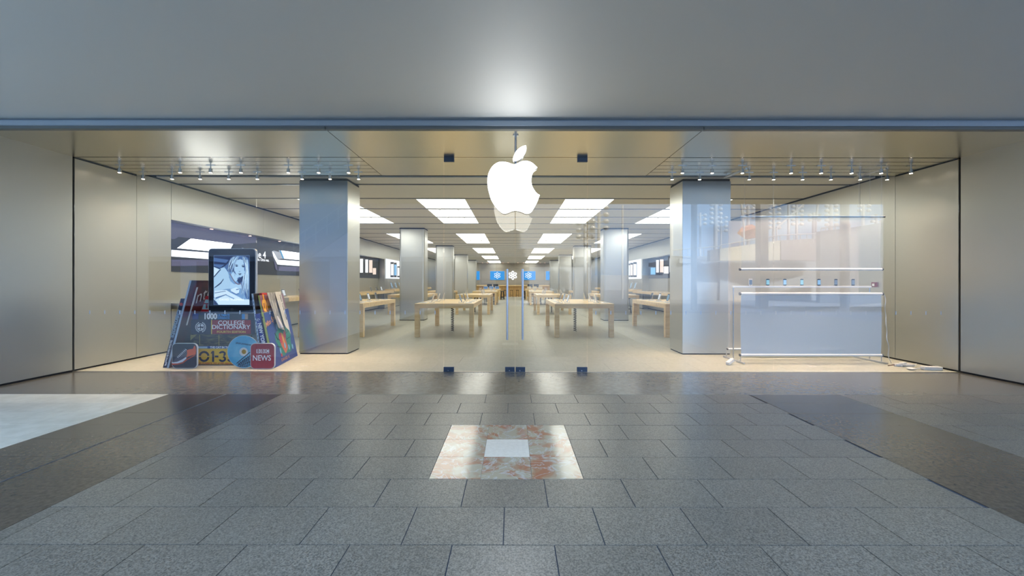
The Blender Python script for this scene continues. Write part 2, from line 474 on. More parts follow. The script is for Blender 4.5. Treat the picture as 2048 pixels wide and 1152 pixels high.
mb.build('wall_back', [mat('back_wall_panel', (0.38, 0.365, 0.33, 1), 0.42, 0.6), BLACK], kind='structure', label='grey panelled wall at the far end of the shop')

# street canopy, fascia, soffit
mb = MB().box(-14, 14, CANY, 5.56, CANZ, CANZ + 0.2)
mb.build('ceiling_canopy', CANOPY, kind='structure', label='smooth grey metal canopy over the street')
mb = MB(); mb.box(-14, 14, 5.56, 5.6, 3.56, CANZ + .1)
mb.box(-14, 14, 5.50, 5.56, 3.594, 3.658); mb.cur = 1
mb.box(-14, -2.536, FY, 5.6, SOF, 3.594); mb.box(-2.526, 2.584, FY, 5.6, SOF, 3.594); mb.box(2.594, 14, FY, 5.6, SOF, 3.594)
mb.build('trim_3', [FASCIA, mat('fascia_lower', (0.20, 0.21, 0.205, 1), 0.45, 0.3)], kind='structure', label='stepped metal fascia band across the shop front')
mb = MB(); G = 0.011
sl = [FY + .07, GY - G, 7.016, 7.242, 7.466, 7.690, 7.92]
for a, b in ((WL, -2.536), (2.594, WR)):
    mb.box(a, b, FY + .07, GY - G, SOF, SOF + .02)
    ss = [GY + G, 7.016, 7.242, 7.466, 7.690, 7.92]
    for p, q in zip(ss, ss[1:]): mb.box(a, b, p + G, q - G, SOF, SOF + .02)
mb.box(-2.526, 2.584, FY + .07, GY - G, SOF, SOF + .02)
mb.box(-2.526, 2.584, GY + G, 7.92, SOF, SOF + .02)
mb.cur = 1; mb.box(-14, 14, FY + .08, 7.90, SOF + .025, 3.9)
mb.build('ceiling_soffit', [SOFFIT, BLACK], kind='structure', label='satin steel soffit over the glass front with thin slots')

# shop ceiling: panels across the shop, dark grooves between them
mb = MB(); bays = [8.99 + 1.48 * k for k in range(0, 25)]
mb.box(WL, WR, 8.36, 8.90, CZ, CZ + .03)
for k, y in enumerate(bays):
    mb.box(WL + .03, WR - .03, y, min(y + 1.40, BY), CZ, CZ + .03)
mb.cur = 1
mb.box(-8.2, 8.4, 7.9, BY + .2, CZ + .12, CZ + .35)
for y in bays:                               # dark filler strip standing in for the shade in each groove
    mb.box(WL + .03, WR - .03, y - .08, y, CZ + .006, CZ + .03)
mb.cur = 2
for y in bays: mb.box(WL + .03, WR - .03, y - .030, y - .014, CZ - .012, CZ + .006)
mb.build('ceiling', [CEILM, CEILD, CHROME], kind='structure', label='pale metal panel ceiling with dark cross grooves')

# unseen building, heights shaped to shade the plaza; closes the shop against the sky
mb = MB().box(-30, 9, CANY, 5.0, CANZ + .2, 45.0); mb.box(9, 24, CANY, 5.0, CANZ + .2, 17.0); mb.box(-14, 14, 5.0, 46, 4.05, 4.2)
mb.build('wall_facade_sunblock', mat('unseen_sunblock_grey', (0.5, 0.52, 0.58, 1), 0.7), kind='structure', label='unseen upper building over the canopy, shaped to shade the plaza')
mb = MB(); mb.box(-14, WL - .12, 5.38, 5.9, 0, CANZ); mb.box(WR + .12, 14, 5.38, 5.9, 0, CANZ)
mb.build('wall_neighbour', mat('neighbour_wall', (0.4, 0.4, 0.4, 1), 0.6), kind='structure', label='plain grey walls of the neighbouring units')

# ------------------------------------------------------------------ pillars
def pillar(name, xa, xb, ya, yb, lab, rnd=0.02):
    mb = MB()
    poly = []
    for cx_, cy_, a0 in ((xb - rnd, yb - rnd, 0), (xa + rnd, yb - rnd, 90), (xa + rnd, ya + rnd, 180), (xb - rnd, ya + rnd, 270)):
        for s_ in range(7):
            a = R(a0 + 15 * s_); poly.append(Vector((cx_ + rnd * math.cos(a), cy_ + rnd * math.sin(a), 0.025)))
    mb.slab(poly, (0, 0, CZ - 0.075))
    mb.cur = 1
    mb.box(xa + .015, xb - .015, ya + .015, yb - .015, 0, 0.025)
    mb.box(xa + .015, xb - .015, ya + .015, yb - .015, CZ - .05, CZ)
    return mb.build(name, [PILLAR, BLACK], kind='structure', label=lab, smooth=False)
for i, y in enumerate((8.44, 16.03, 23.6, 31.2, 38.8)):
    yb = y + 0.68
    pillar('pillar', -4.40 if i == 0 else -4.44, -3.40 if i == 0 else -3.44, y, yb, ORD[i] + ' steel clad pillar from the glass on the side of the giant books', 0.01 if i == 0 else 0.09)
    pillar('pillar', 3.51 if i == 0 else 3.58, 4.51 if i == 0 else 4.58, y, yb, ORD[i] + ' steel clad pillar from the glass on the side of the hanging fabric', 0.01 if i == 0 else 0.09)

# ------------------------------------------------------------------ glass front
def sticker_xs(px0, px1, skip=()):
    return [px0 + 30 * i for i in range(int((px1 - px0) / 30) + 1) if (px0 + 30 * i) not in skip]
MARK = mat('sticker_blue', srgb(215, 228, 242), 0.4, emit=srgb(110, 160, 225), es=0.0)
def pane(n, xa, xb, marks, lab):
    t = thing('window_%d' % n, ((xa + xb) / 2, GY, 0), lab, kind='structure')
    MB().bbox(xa + .004, xb - .004, GY - .006, GY + .006, 0.008, SOF - .002, 0.001).build('glass_pane', GLASS, t)
    for px in marks:
        x = (px - CX) / F * GY
        MB().box(x - .007, x + .007, GY - .0085, GY - .0065, 0.955, 1.016).build('sticker_mark', MARK, t)
m_l = [180.5 + 30 * i for i in range(24)]; m_r = [1191.5 + 29.98 * i for i in range(24)]
pane(1, WL + .01, -4.243, [m for m in m_l if m < 513], 'clear glass panel in front of the giant books')
pane(2, -4.243, -1.140, [m for m in m_l if m > 513], 'clear glass panel between the giant books and the doors')
pane(3, 1.247, 4.333, [m for m in m_r if m < 1547], 'clear glass panel between the doors and the hanging fabric')
pane(4, 4.333, WR - .01, [m for m in m_r if m > 1547], 'clear glass panel in front of the hanging fabric')
def door(n, xa, xb, hx, inner, outer, lab):
    t = thing('door_%d' % n, ((xa + xb) / 2, GY, 0), lab, kind='structure')
    MB().bbox(xa + .004, xb - .004, GY - .006, GY + .006, 0.012, SOF - .012, 0.001).build('glass_pane', GLASS, t)
    hb = MB(); s = F / 6.70
    zt = CAMZ - (538 - HY) / s; zb = CAMZ - (680 - HY) / s
    hb.cyl((hx, GY - .075, zb), (hx, GY - .075, zt), 0.0165, n=20)
    for z in (zb + .12, zt - .12): hb.cyl((hx, GY - .075, z), (hx, GY - .004, z), 0.009, n=12)
    hb.cyl((hx, GY + .075, zb), (hx, GY + .075, zt), 0.0165, n=20)
    for z in (zb + .12, zt - .12): hb.cyl((hx, GY + .075, z), (hx, GY + .004, z), 0.009, n=12)
    hb.build('door_handle', CHROME, t, smooth=True, label='long vertical steel pull handle')
    for (a, b, z0, z1) in ((outer[0], outer[1], 0.005, 0.085), (outer[0], outer[1], SOF - .075, SOF), (inner[0], inner[1], 0.005, 0.085)):
        f = MB().bbox(a, b, GY - .022, GY + .022, z0, z1, 0.003).build('patch_fitting', DARKBLUE, t, label='dark metal patch fitting')
        if z0 < 1:
            x = a + (b - a) * 0.45
            MB().cyl((x, GY - .0255, 0.028), (x, GY - .0225, 0.028), 0.008, n=12).build('lock_cylinder', CHROME, f)
door(1, -1.132, 0.047, (1014.5 - CX) / F * 6.70, (-0.118, 0.040), (-1.135, -0.965), 'glass door on the side of the giant books')
door(2, 0.050, 1.240, (1045.5 - CX) / F * 6.70, (0.057, 0.215), (1.073, 1.243), 'glass door on the side of the hanging fabric')

# ------------------------------------------------------------------ illuminated sign
def smooth_loop(pts, sharp=(), n=5):
    m = len(pts); out = []
    for i in range(m):
        p0, p1, p2, p3 = pts[i - 1], pts[i], pts[(i + 1) % m], pts[(i + 2) % m]
        if i in sharp: p0 = p1
        if (i + 1) % m in sharp: p3 = p2
        for k in range(n):
            t = k / n
            out.append(tuple(0.5 * ((2 * p1[c]) + (-p0[c] + p2[c]) * t + (2 * p0[c] - 5 * p1[c] + 4 * p2[c] - p3[c]) * t * t + (-p0[c] + 3 * p1[c] - 3 * p2[c] + p3[c]) * t ** 3) for c in (0, 1)))
    return out
BODY = [(970, 282), (1010, 268), (1050, 250), (1090, 242), (1130, 246), (1170, 262), (1205, 290), (1233, 318), (1205, 340), (1185, 370), (1170, 405), (1163, 450), (1163, 490), (1172, 530), (1190, 565), (1215, 600), (1238, 620), (1260, 632), (1250, 665), (1235, 700), (1215, 740), (1190, 785), (1168, 818), (1145, 838), (1120, 846), (1095, 843), (1060, 828), (1020, 815), (980, 810), (945, 816), (915, 828), (885, 840), (860, 846), (835, 838), (805, 815), (770, 780), (740, 740), (710, 688), (690, 640), (675, 580), (666, 520), (665, 460), (668, 420), (680, 375), (700, 335), (725, 300), (755, 275), (790, 258), (830, 252), (870, 256), (905, 265), (940, 277)]
LEAF = [(1100, 62), (1107, 95), (1100, 130), (1080, 170), (1050, 205), (1010, 232), (958, 245), (956, 215), (968, 175), (990, 135), (1025, 98), (1060, 75)]
SY0, SY1 = 5.70, 5.81
t = thing('illuminated_sign', (0.03, 5.755, SOF), 'large glowing white bitten fruit emblem hanging over the glass doors', 'sign')
def sign_piece(name, pts, sharp):
    loop = smooth_loop(pts, sharp)
    w3 = [P(860 + x / 5.759, 280 + y / 5.759, SY0) for x, y in loop]
    n = len(w3)
    MB().add(w3, [list(range(n))]).build(name + '_face', SIGN, t, label='glowing white face')
    MB().add([v + Vector((0, SY1 - SY0, 0)) for v in w3], [list(range(n))]).build(name + '_rear_face', SIGNB, t, label='softly glowing rear face')
    c = sum(w3, Vector()) / n
    rim = MB()
    o0 = [v + Vector((0, -.003, 0)) for v in w3]
    vs = [v + (v - c).normalized() * 0.004 + Vector((0, .004, 0)) for v in w3] + [v + (v - c).normalized() * 0.004 + Vector((0, SY1 - SY0 - .004, 0)) for v in w3]
    rim.add(vs, [(i, (i + 1) % n, n + (i + 1) % n, n + i) for i in range(n)])
    rim.build(name + '_rim', CHROME, t, label='polished metal side band')
sign_piece('fruit', BODY, (7, 17)); sign_piece('leaf', LEAF, (0, 6))
MB().cyl((P(1031, 300, 5.755).x, 5.755, 3.03), (P(1031, 300, 5.755).x, 5.755, SOF), 0.016, n=16).build('hanging_rod', CHROME, t, smooth=True)
xr = P(1031, 300, 5.755).x
MB().cyl((xr, 5.755, SOF - .012), (xr, 5.755, SOF), 0.04, n=24).build('rod_plate', CHROME, t, smooth=True)

# ------------------------------------------------------------------ spotlights of the show windows
def spot_proto():
    t = thing('spotlight', (0, 0, 0), 'x', 'spotlight')
    MB().box(-.075, .075, -.012, .012, -.010, 0).build('mounting_clip', CHROME, t)
    MB().cyl((0, 0, -.06), (0, 0, -.004), 0.009, n=10).build('stem', CHROME, t, smooth=True)
    hb = MB(); hb.cyl((0, 0, -.135), (0, 0, -.06), 0.031, 0.027, n=20); hb.cyl((0, 0, -.06), (0, 0, -.052), 0.027, 0.012, n=20)
    h = hb.build('lamp_head', CHROME, t, smooth=True)
    MB().cyl((0, 0, -.1385), (0, 0, -.1355), 0.024, n=20).build('bulb', mat('spot_bulb', (1, 1, 1, 1), 0.4, emit=(1.0, 0.80, 0.62, 1), es=9.0), h)
    return t
sp = spot_proto()
lampdata = bpy.data.lights.new('spot_beam', 'SPOT')
lampdata.energy = SPOT_W; lampdata.color = (1.0, 0.72, 0.50); lampdata.spot_size = R(86); lampdata.spot_blend = 0.9; lampdata.shadow_soft_size = 0.03
first = True
def spots(pxs, y, side, row):
    global first
    for i, px in enumerate(pxs):
        x = (px - CX) / F * y
        o = place(sp, first, (x, y, SOF), 0, '%s chrome spotlight from the side wall, %s row, over the %s' % (ORD[i], row, side), 'soffit spotlights'); first = False
        l = bpy.data.objects.new('spot_beam', lampdata); COL.objects.link(l); l.parent = o; l.location = (0, 0, -.145)
spots([238.75, 360, 421, 481.5, 576.5, 637, 697], 7.242, 'giant books', 'front')
spots([286, 344, 400, 457.5, 514.5, 604, 660, 717], 7.690, 'giant books', 'rear')
spots([1821.75, 1762, 1703, 1642, 1582, 1484.5, 1424, 1364.5], 7.242, 'hanging fabric', 'front')
spots([1774, 1720, 1661.5, 1605, 1547, 1498, 1399, 1344], 7.690, 'hanging fabric', 'rear')

# ------------------------------------------------------------------ ceiling lights
def light_block():
    t = thing('ceiling_light', (0, 0, 0), 'x', 'ceiling light')
    for k in range(3):
        fr = MB(); w = .625; y0 = 1.48 * k + .03; y1 = 1.48 * k + 1.33
        for bx_ in ((-w - .012, -w, y0, y1), (w, w + .012, y0, y1), (-w - .012, w + .012, y0 - .012, y0), (-w - .012, w + .012, y1, y1 + .012)):
            fr.box(bx_[0], bx_[1], bx_[2], bx_[3], -.008, 0)
        f = fr.build('frame', CEILM, t)
        MB().box(-w, w, y0, y1, -.006, 0).build('diffuser', LIGHTP, f)
    for k in (1, 2):
        for x in (-.27, .27): MB().cyl((x, 1.48 * k - .05, -.035), (x, 1.48 * k - .05, 0.03), 0.035, n=14).build('fixing', WHITE, t, smooth=True)
    return t
lb = light_block(); first = True
rows = [(-4.90, 'outer row by the giant books side wall'), (-1.845, 'inner row on the giant books side'), (1.985, 'inner row on the hanging fabric side'), (5.04, 'outer row by the hanging fabric side wall')]
for x, rn in rows:
    for j, k in enumerate((1, 6, 11, 16, 21)):
        place(lb, first, (x, bays[k], CZ), 0, '%s ceiling light from the glass, %s' % (ORD[j], rn), 'three panel ceiling lights'); first = False
# downlights near the back wall
dl = thing('downlight', (0, 0, 0), 'x', 'downlight')
MB().cyl((0, 0, -.012), (0, 0, 0), 0.09, n=20).build('ring', CHROME, dl, smooth=True)
MB().cyl((0, 0, -.016), (0, 0, -.012), 0.07, n=20).build('bulb', mat('downlight_bulb', (1, 1, 1, 1), .4, emit=(1, .55, .4, 1), es=4.0), dl)
first = True
for i, x in enumerate((-3.2, -2.7, -1.0, -0.45, 0.6, 1.2, 3.0, 3.5)):
    o = place(dl, first, (x, 44.0, CZ), 0, '%s small downlight from the left above the far counter' % ORD[i], 'downlights over the far counter'); first = False
    l = bpy.data.lights.new('downlight_beam', 'SPOT') if i == 0 else l0
    if i == 0: l0 = l; l.energy = 14; l.color = (1, .88, .75); l.spot_size = R(100); l.spot_blend = .8
    lo = bpy.data.objects.new('downlight_beam', l0); COL.objects.link(lo); lo.parent = o; lo.location = (0, 0, -.03)
for i, (px, py) in enumerate(((423, 458), (500, 472), (559, 482))):
    X = WL - 0.22
    y = F * X / (px - CX)
    o = place(dl, False, (X, y, 2.82), 0, '%s small downlight from the glass in the niche over the big poster' % ORD[i], 'niche downlights'); o.scale = (.5, .5, 1)


# ------------------------------------------------------------------ tables
TZ = 0.914
def table_proto(w, l):
    t = thing('display_table', (0, 0, 0), 'x', 'table')
    MB().bbox(-w / 2, w / 2, 0, l, TZ - .125, TZ, 0.004).build('table_top', WOOD, t)
    for sx in (-1, 1):
        for (a, b) in ((0, .125), (l - .125, l)):
            x0, x1 = (-w / 2, -w / 2 + .125) if sx < 0 else (w / 2 - .125, w / 2)
            MB().bbox(x0, x1, a, b, 0, TZ - .1255, 0.004).build('leg', WOOD, t)
    tr = MB(); tr.box(-.42, .42, 1.3, 1.9, TZ - .16, TZ - .126)
    tr.build('cable_tray', BLACKP, t)
    return t
def coil(parent, x, y, z1):
    pts = []
    n = 14
    for i in range(n * 8 + 1):
        a = 2 * math.pi * i / 8
        pts.append((x + .040 * math.cos(a), y + .040 * math.sin(a), 0.012 + (z1 - .012) * i / (n * 8)))
    mb = MB(); mb.tube(pts, 0.0105, 7)
    return mb.build('coiled_cable', RUBBER, parent, smooth=True, label='black coiled cable hanging to the floor')
tp = table_proto(1.6, 3.06); tps = table_proto(1.76, 3.06)
TY = [11.05, 19.0, 27.08, 35.3]
SIDEN = {-1: 'giant books', 1: 'hanging fabric'}
tables = {}
first = {0: True, 1: True}
for j, y in enumerate(TY):
    for s in (-1, 1):
        x = 0.055 + s * 1.895
        o = place(tp, first[0], (x, y, 0), 0, '%s pale wooden table from the doors beside the aisle on the %s side' % (ORD[j], SIDEN[s]), 'pale wooden aisle tables'); first[0] = False
        tables[(0, s, j)] = o
for s in (-1, 1):
    for j in range(3):
        x = 0.055 + s * 4.965
        o = place(tps, first[1], (x, TY[j], 0), 0, '%s pale wooden table from the doors, near the wall counter, %s side' % (ORD[j], SIDEN[s]), 'pale wooden side tables'); first[1] = False
        tables[(1, s, j)] = o
# the hanging cables go onto tables after copying
for s, px in ((-1, 905), (1, 1150)):
    coil(tables[(0, s, 0)], P(px, 600, 12.45).x, 12.45, TZ - .15)
for s, px in ((-1, 949.5), (1, 1103)):
    coil(tables[(0, s, 1)], P(px, 600, 20.4).x, 20.4, TZ - .15)

# wall counters
def counter(name, s, lab):
    X = WL if s < 0 else WR
    back = (NL if s < 0 else NR)
    front = -6.72 if s < 0 else 6.84
    t = thing(name, (front, 8.8, 0), lab, 'counter')
    a, b = min(back, front), max(back, front)
    segs = [8.8, 12.3, 15.9, 19.5, 23.27]
    for p, q in zip(segs, segs[1:]):
        MB().bbox(a, b, p + .003, q - .003, .905, 1.03, .003).build('worktop', STEEL if (s < 0 and p < 9) else WOOD, t, label='grey end section' if (s < 0 and p < 9) else None)  # first section on the books side drawn grey, the rest wood
    for p in segs:
        yy = min(max(p, 8.85), 23.2)
        MB().box(min(back, back - s * .3), max(back, back - s * .3), yy - .03, yy + .03, .40, .905).build('wall_bracket', STEEL, t)
    return t
counter('wall_counter', -1, 'long pale wooden counter fixed along the wall under the big poster')
counter('wall_counter', 1, 'long pale wooden counter fixed along the wall on the hanging fabric side')
for s in (-1, 1):
    X = WL if s < 0 else WR
    f = X - s * .55
    t = thing('wall_counter', (f, 27, 0), 'raised pale wooden counter farther back on the %s side' % SIDEN[s], 'counter')
    MB().bbox(min(X, f), max(X, f), 23.4, 34, .97, 1.10, .003).build('worktop', WOOD, t)
    MB().box(min(X, X - s * .3), max(X, X - s * .3), 23.6, 33.8, .60, .97).build('wall_bracket', STEEL, t)

# ------------------------------------------------------------------ devices
SCR = glow('device_screen_blue', 110, 150, 175, 0.8); SCRW = glow('device_screen_white', 225, 228, 230, 0.9); SCRD = glow('device_screen_dark', 60, 66, 72, 0.6)
ALU = mat('aluminium', (0.66, 0.67, 0.68, 1), 0.35, 0.8)
ACR = mat('frosted_stand', (0.75, 0.74, 0.70, 1), 0.25)
def tablet_proto(scr, nm):
    t = thing('display_tablet', (0, 0, 0), 'x', 'tablet')
    # faces -y, leans back; plate lies in front
    M = Matrix.Translation((0, .03, .012)) @ Matrix.Rotation(R(-16), 4, 'X')
    MB().bbox(-.085, .085, -.007, .007, 0.012, .235, .004, M).build('tablet_body', ALU, t)
    sc = MB(); sc.box(-.08, .08, -.0085, -.0072, .018, .229, M); b = sc.build('bezel', BLACKP, t)
    MB().box(-.066, .066, -.010, -.0086, .036, .21, M).build('screen', scr, b)
    st = MB(); st.bbox(-.06, .06, -.03, .11, 0, .008, .002); st.slab([(-.015, .105, .006), (.015, .105, .006), (.015, .075, .15), (-.015, .075, .15)], (0, .006, 0)); st.bbox(-.07, .07, -.03, -.015, .006, .022, .002)
    st.build('stand', ACR, t)
    return t
def spec_proto():
    t = thing('spec_plate', (0, 0, 0), 'x', 'plate')
    MB().bbox(-.13, .13, -.09, .09, 0, .012, .003).build('plate_body', WHITE, t)
    MB().box(-.11, .11, -.07, .02, .0122, .0135).build('plate_print', flat('plate_print', 170, 176, 180), t)
    return t
def laptop_proto():
    t = thing('laptop', (0, 0, 0), 'x', 'laptop')
    MB().bbox(-.18, .18, -.13, .12, 0, .018, .003).build('base', ALU, t)
    MB().box(-.15, .15, -.02, .09, .0182, .0195).build('keyboard', BLACKP, t)
    M = Matrix.Translation((0, .12, .018)) @ Matrix.Rotation(R(-18), 4, 'X')
    l = MB().bbox(-.18, .18, -.004, .004, 0, .235, .002, M).build('lid', ALU, t)
    MB().box(-.165, .165, -.0065, -.0042, .015, .22, M).build('screen', glow('laptop_screen', 70, 120, 170, .9), l)
    return t
def computer_proto(scr):
    t = thing('desktop_computer', (0, 0, 0), 'x', 'computer')
    b = MB().bbox(-.26, .26, -.02, .01, .09, .46, .004).build('display_body', ALU, t)
    MB().box(-.25, .25, -.0225, -.0202, .15, .45).build('screen', scr, b)
    st = MB(); st.bbox(-.09, .09, -.08, .09, 0, .008, .002); st.slab([(-.07, .03, .005), (.07, .03, .005), (.07, .008, .2), (-.07, .008, .2)], (0, .008, 0)); st.build('stand', ALU, t)
    return t
pt = {'b': tablet_proto(SCR, 'b'), 'w': tablet_proto(SCRW, 'w'), 'd': tablet_proto(SCRD, 'd')}
used = {}
spec = spec_proto(); lap = laptop_proto(); pc = computer_proto(SCRD)
def put(proto, loc, rz, lab, grp):
    k = proto.name; f = not used.get(k); used[k] = True
    return place(proto, f, loc, rz, lab, grp)
def onto(px, y): return (px - CX) / F * y
DSN = {-1: 'books side', 1: 'fabric side'}
# aisle tables: rows of tablets facing the two long edges, plates in front of them
for j, y in enumerate(TY):
    for s in (-1, 1):
        tx = 0.055 + s * 1.895
        where = '%s aisle table, %s' % (ORD[j], DSN[s])
        if j < 3:
            n = 3
            for e, rz in ((-1, R(-90)), (1, R(90))):
                ed = 'pillar' if e == s else 'aisle'
                for i in range(n):
                    yy = y + .42 + i * (.88 if j == 0 else .85)
                    dx = .50
                    put(pt['wbd'[(i + j + (e > 0)) % 3]], (tx + e * dx - e * .05, yy, TZ), rz, '%s leaning tablet on the %s edge of the %s' % (ORD[i], ed, where), 'tablets on the tables')
                    put(spec, (tx + e * (dx + .13), yy, TZ), rz, 'small white plate by the %s tablet, %s edge, %s' % (ORD[i], ed, where), 'spec plates on the tables')
        else:
            for i in range(3):
                put(lap, (tx - .5 + i * .5, y + .5, TZ), R(180) if s > 0 else 0, '%s open laptop from the left on the %s' % (ORD[i], where), 'laptops on the last tables')
            for i in range(2):
                put(pc, (tx + s * -.35 + i * .55 * s, y + 1.6, TZ), R(20 * s), 'desktop computer on the %s, %s' % (where, 'near the aisle' if i == 0 else 'near the pillars'), 'desktop computers on the last tables')
for s in (-1, 1):
    tx = 0.055 + s * 4.965
    for j in range(3):
        where = '%s side table, %s' % (ORD[j], DSN[s])
        for i in range(4):
            yy = TY[j] + .38 + i * .72
            put(pt['dbwd'[i]], (tx - s * .45, yy, TZ), R(90) if s < 0 else R(-90), '%s leaning tablet from the front on the %s' % (ORD[i], where), 'tablets on the side tables')
            put(spec, (tx - s * .62, yy + .1, TZ), R(90) if s < 0 else R(-90), 'small white plate before the %s tablet of the %s' % (ORD[i], where), 'spec plates on the side tables')
# wall counters
for i, y in enumerate((12.6, 13.6, 20.35, 21.2, 22.0)):
    put(pt['wwddw'[i]], (-6.98, y, 1.03), R(90), '%s tablet from the glass on the wall counter under the posters' % ORD[i], 'tablets on the wall counter')
for s in (-1, 1):
    X = WL if s < 0 else WR
    for i in range(4):
        o = put(pt['b'], (X - s * .30, 24.0 + i * .85, 1.10), R(90) if s < 0 else R(-90), '%s larger tablet from the glass on the raised counter, %s' % (ORD[i], DSN[s]), 'tablets on the raised counters'); o.scale = (1.7, 1.7, 1.7)
for i in range(14):
    y = 16.2 + i * .5
    put(spec, (7.05, y, 1.03), R(-90), '%s small plate from the glass along the wall counter, hanging fabric side' % ORD[i], 'plates on the wall counter')
# stools by the last tables and at the far counter
def stool_proto():
    t = thing('bar_stool', (0, 0, 0), 'x', 'stool')
    MB().cyl((0, 0, .70), (0, 0, .735), .17, .175, n=20).build('seat', BLACKP, t, smooth=True)
    for a in range(4):
        c, s_ = math.cos(R(45 + 90 * a)), math.sin(R(45 + 90 * a))
        MB().cyl((.21 * c, .21 * s_, 0), (.12 * c, .12 * s_, .70), .016, n=8).build('leg', RUBBER, t)
    pts = [(.19 * math.cos(R(45 + 90 * a)), .19 * math.sin(R(45 + 90 * a)), .2) for a in range(5)]
    mb = MB()
    for p, q in zip(pts, pts[1:]): mb.cyl(p, q, .012, n=8)
    mb.build('footrest', RUBBER, t)
    return t
stl = stool_proto()
for i, px in enumerate((1009.8, 1023.0, 1034.9)):
    put(stl, ((px - CX) / F * 42.3, 42.3, 0), 0, '%s black stool at the far counter, seen between the door handles' % ('left', 'middle', 'right')[i], 'black stools at the far counter')
k = 0
for s in (-1, 1):
    for (x, y, w_) in ((.95, 35.7, 'front corner'), (.95, 36.5, 'middle'), (.95, 37.3, 'rear corner')):
        put(stl, (0.055 + s * x, y, 0), R(10 * k), 'black stool on the aisle side of the last table, %s, %s' % (w_, DSN[s]), 'black stools at the last tables'); k += 1
    for i in range(3):
        put(stl, (0.055 + s * (1.3 + i * .5), 27.6 + .9 * (i % 2), 0), R(17 * k), '%s black stool from the aisle under the third table, %s' % (ORD[i], DSN[s]), 'black stools under the third tables'); k += 1
for i in range(2):
    put(stl, (5.2 + i * .42, 19.7 + i * .4, 0), R(25 * i), '%s black stool under the second side table, hanging fabric side' % ORD[i], 'black stools under the side table')

# far counter, screens and emblem
t = thing('far_counter', (AX, 43.6, 0), 'long wooden bar counter at the far end below the blue screens', 'counter')
MB().bbox(-4.2, 4.3, 43.3, 44.0, 1.12, 1.24, .004).build('worktop', WOOD, t)
MB().box(-4.15, 4.25, 43.45, 43.95, 0, 1.12).build('front_panel', WOODW, t)
t = thing('back_bench', (AX, 44.5, 0), 'x', 'bench')
bpy.data.objects.remove(t)
BLUE = mat('screen_blue', (0.02, 0.02, 0.02, 1), 0.2, emit=srgb(25, 150, 230), es=0.66)
def petals(mb, cx, y, cz, r, th):
    for k in range(6):
        a = R(90 + 60 * k); d = Vector((math.cos(a), 0, math.sin(a))); n = Vector((-d.z, 0, d.x))
        pts = []
        for i in range(16):
            u = 2 * math.pi * i / 16
            pts.append(Vector((cx, y, cz)) + d * (r * (.60 + .38 * math.cos(u))) + n * (r * .24 * math.sin(u)))
        mb.tube(pts + [pts[0], pts[1]], th, 5)
    return mb
for i, (pxc, lab) in enumerate(((945, 'outer blue screen on the giant books side'), (994.6, 'inner blue screen with a white flower of loops, left of the wall emblem'), (1056.6, 'inner blue screen with a white flower of loops, right of the wall emblem'), (1106, 'outer blue screen on the hanging fabric side'))):
    x = (pxc - CX) / F * BY
    t = thing('wall_screen', (x, BY, 1.75), lab, 'screen', 'blue screens on the far wall')
    MB().bbox(x - .80, x + .80, BY - .05, BY, 1.77, 2.76, .004).build('screen_frame', ALU, t)
    MB().box(x - .785, x + .785, BY - .054, BY - .0505, 1.785, 2.745).build('picture', BLUE, t)
    petals(MB(), x, BY - .056, 2.29, .36, .022).build('picture_emblem', glow('white_glow', 245, 250, 255, 1.3), t)
petals(MB(), (1025.6 - CX) / F * BY, BY - .05, 2.29, .46, .05).build('wall_emblem', glow('emblem_glow', 250, 252, 255, 1.6), label='white glowing flower of six loops between the two inner blue screens', cat='sign')

# ------------------------------------------------------------------ posters in the niches
def on_wall(X, pts, e):
    """polygon given in picture positions on the plane x = X, thickness e into the room"""
    s = 1 if X < 0 else -1
    return [PXP(px, py, X) for px, py in pts], Vector((s * e, 0, 0))
def zpoly(mb, X, pts, x0, y0, k, e=0.004, off=0.0):
    p, v = on_wall(X, [(x0 + a / k, y0 + b / k) for a, b in pts], e)
    s = 1 if X < 0 else -1
    return mb.slab([q + Vector((s * off, 0, 0)) for q in p], v)
XP = NL + 0.05
t = thing('wall_poster', (XP, 12, 1.72), 'large dark backlit poster of two phones lying down with white writing', 'poster')
MB().bbox(NL, XP, 8.80, 16.2, 1.72, 2.82, .003).build('poster_panel', glow('poster_dark', 42, 48, 60, .9), t)
K = dict(x0=330, y0=420, k=6.4)
zpoly(MB(), XP, [(75, 145), (560, 228), (1170, 330), (1170, 420), (900, 445), (330, 366), (170, 350), (118, 378), (75, 378)], off=.001, **K).build('poster_glow_band', glow('poster_lavender', 92, 92, 118, .8), t)
zpoly(MB(), XP, [(75, 378), (118, 378), (170, 350), (330, 366), (862, 436), (905, 446), (850, 500), (1150, 560), (1150, 600), (550, 540), (75, 512)], off=.006, **K).build('phone_top', glow('poster_phone', 28, 33, 44, .8), t)
zpoly(MB(), XP, [(325, 370), (862, 438), (800, 560), (560, 530), (150, 492)], off=.011, **K).build('phone_screen', glow('poster_white', 250, 252, 255, 5.0), t)
zpoly(MB(), XP, [(75, 515), (550, 550), (1100, 600), (1100, 665), (550, 632), (75, 598)], off=.011, **K).build('phone_edge', glow('poster_white2', 235, 238, 245, 2.6), t)
zpoly(MB(), XP, [(75, 640), (1100, 650), (1100, 705), (550, 715), (75, 722)], off=.011, **K).build('phone_reflection', glow('poster_purple', 105, 103, 135, .8), t)
zpoly(MB(), XP, [(1370, 530), (1385, 523), (1470, 545), (1505, 625), (1435, 635)], off=.011, **K).build('small_phone_top', glow('poster_grey', 175, 178, 188, 1.0), t)
zpoly(MB(), XP, [(1460, 520), (1900, 575), (1900, 655), (1505, 625)], off=.012, **K).build('small_phone_screen', glow('poster_white', 1, 1, 1), t)
zpoly(MB(), XP, [(1458, 520), (1478, 523), (1520, 626), (1500, 624)], off=.018, **K).build('small_phone_icons', glow('poster_cyan', 60, 150, 200, 1), t)
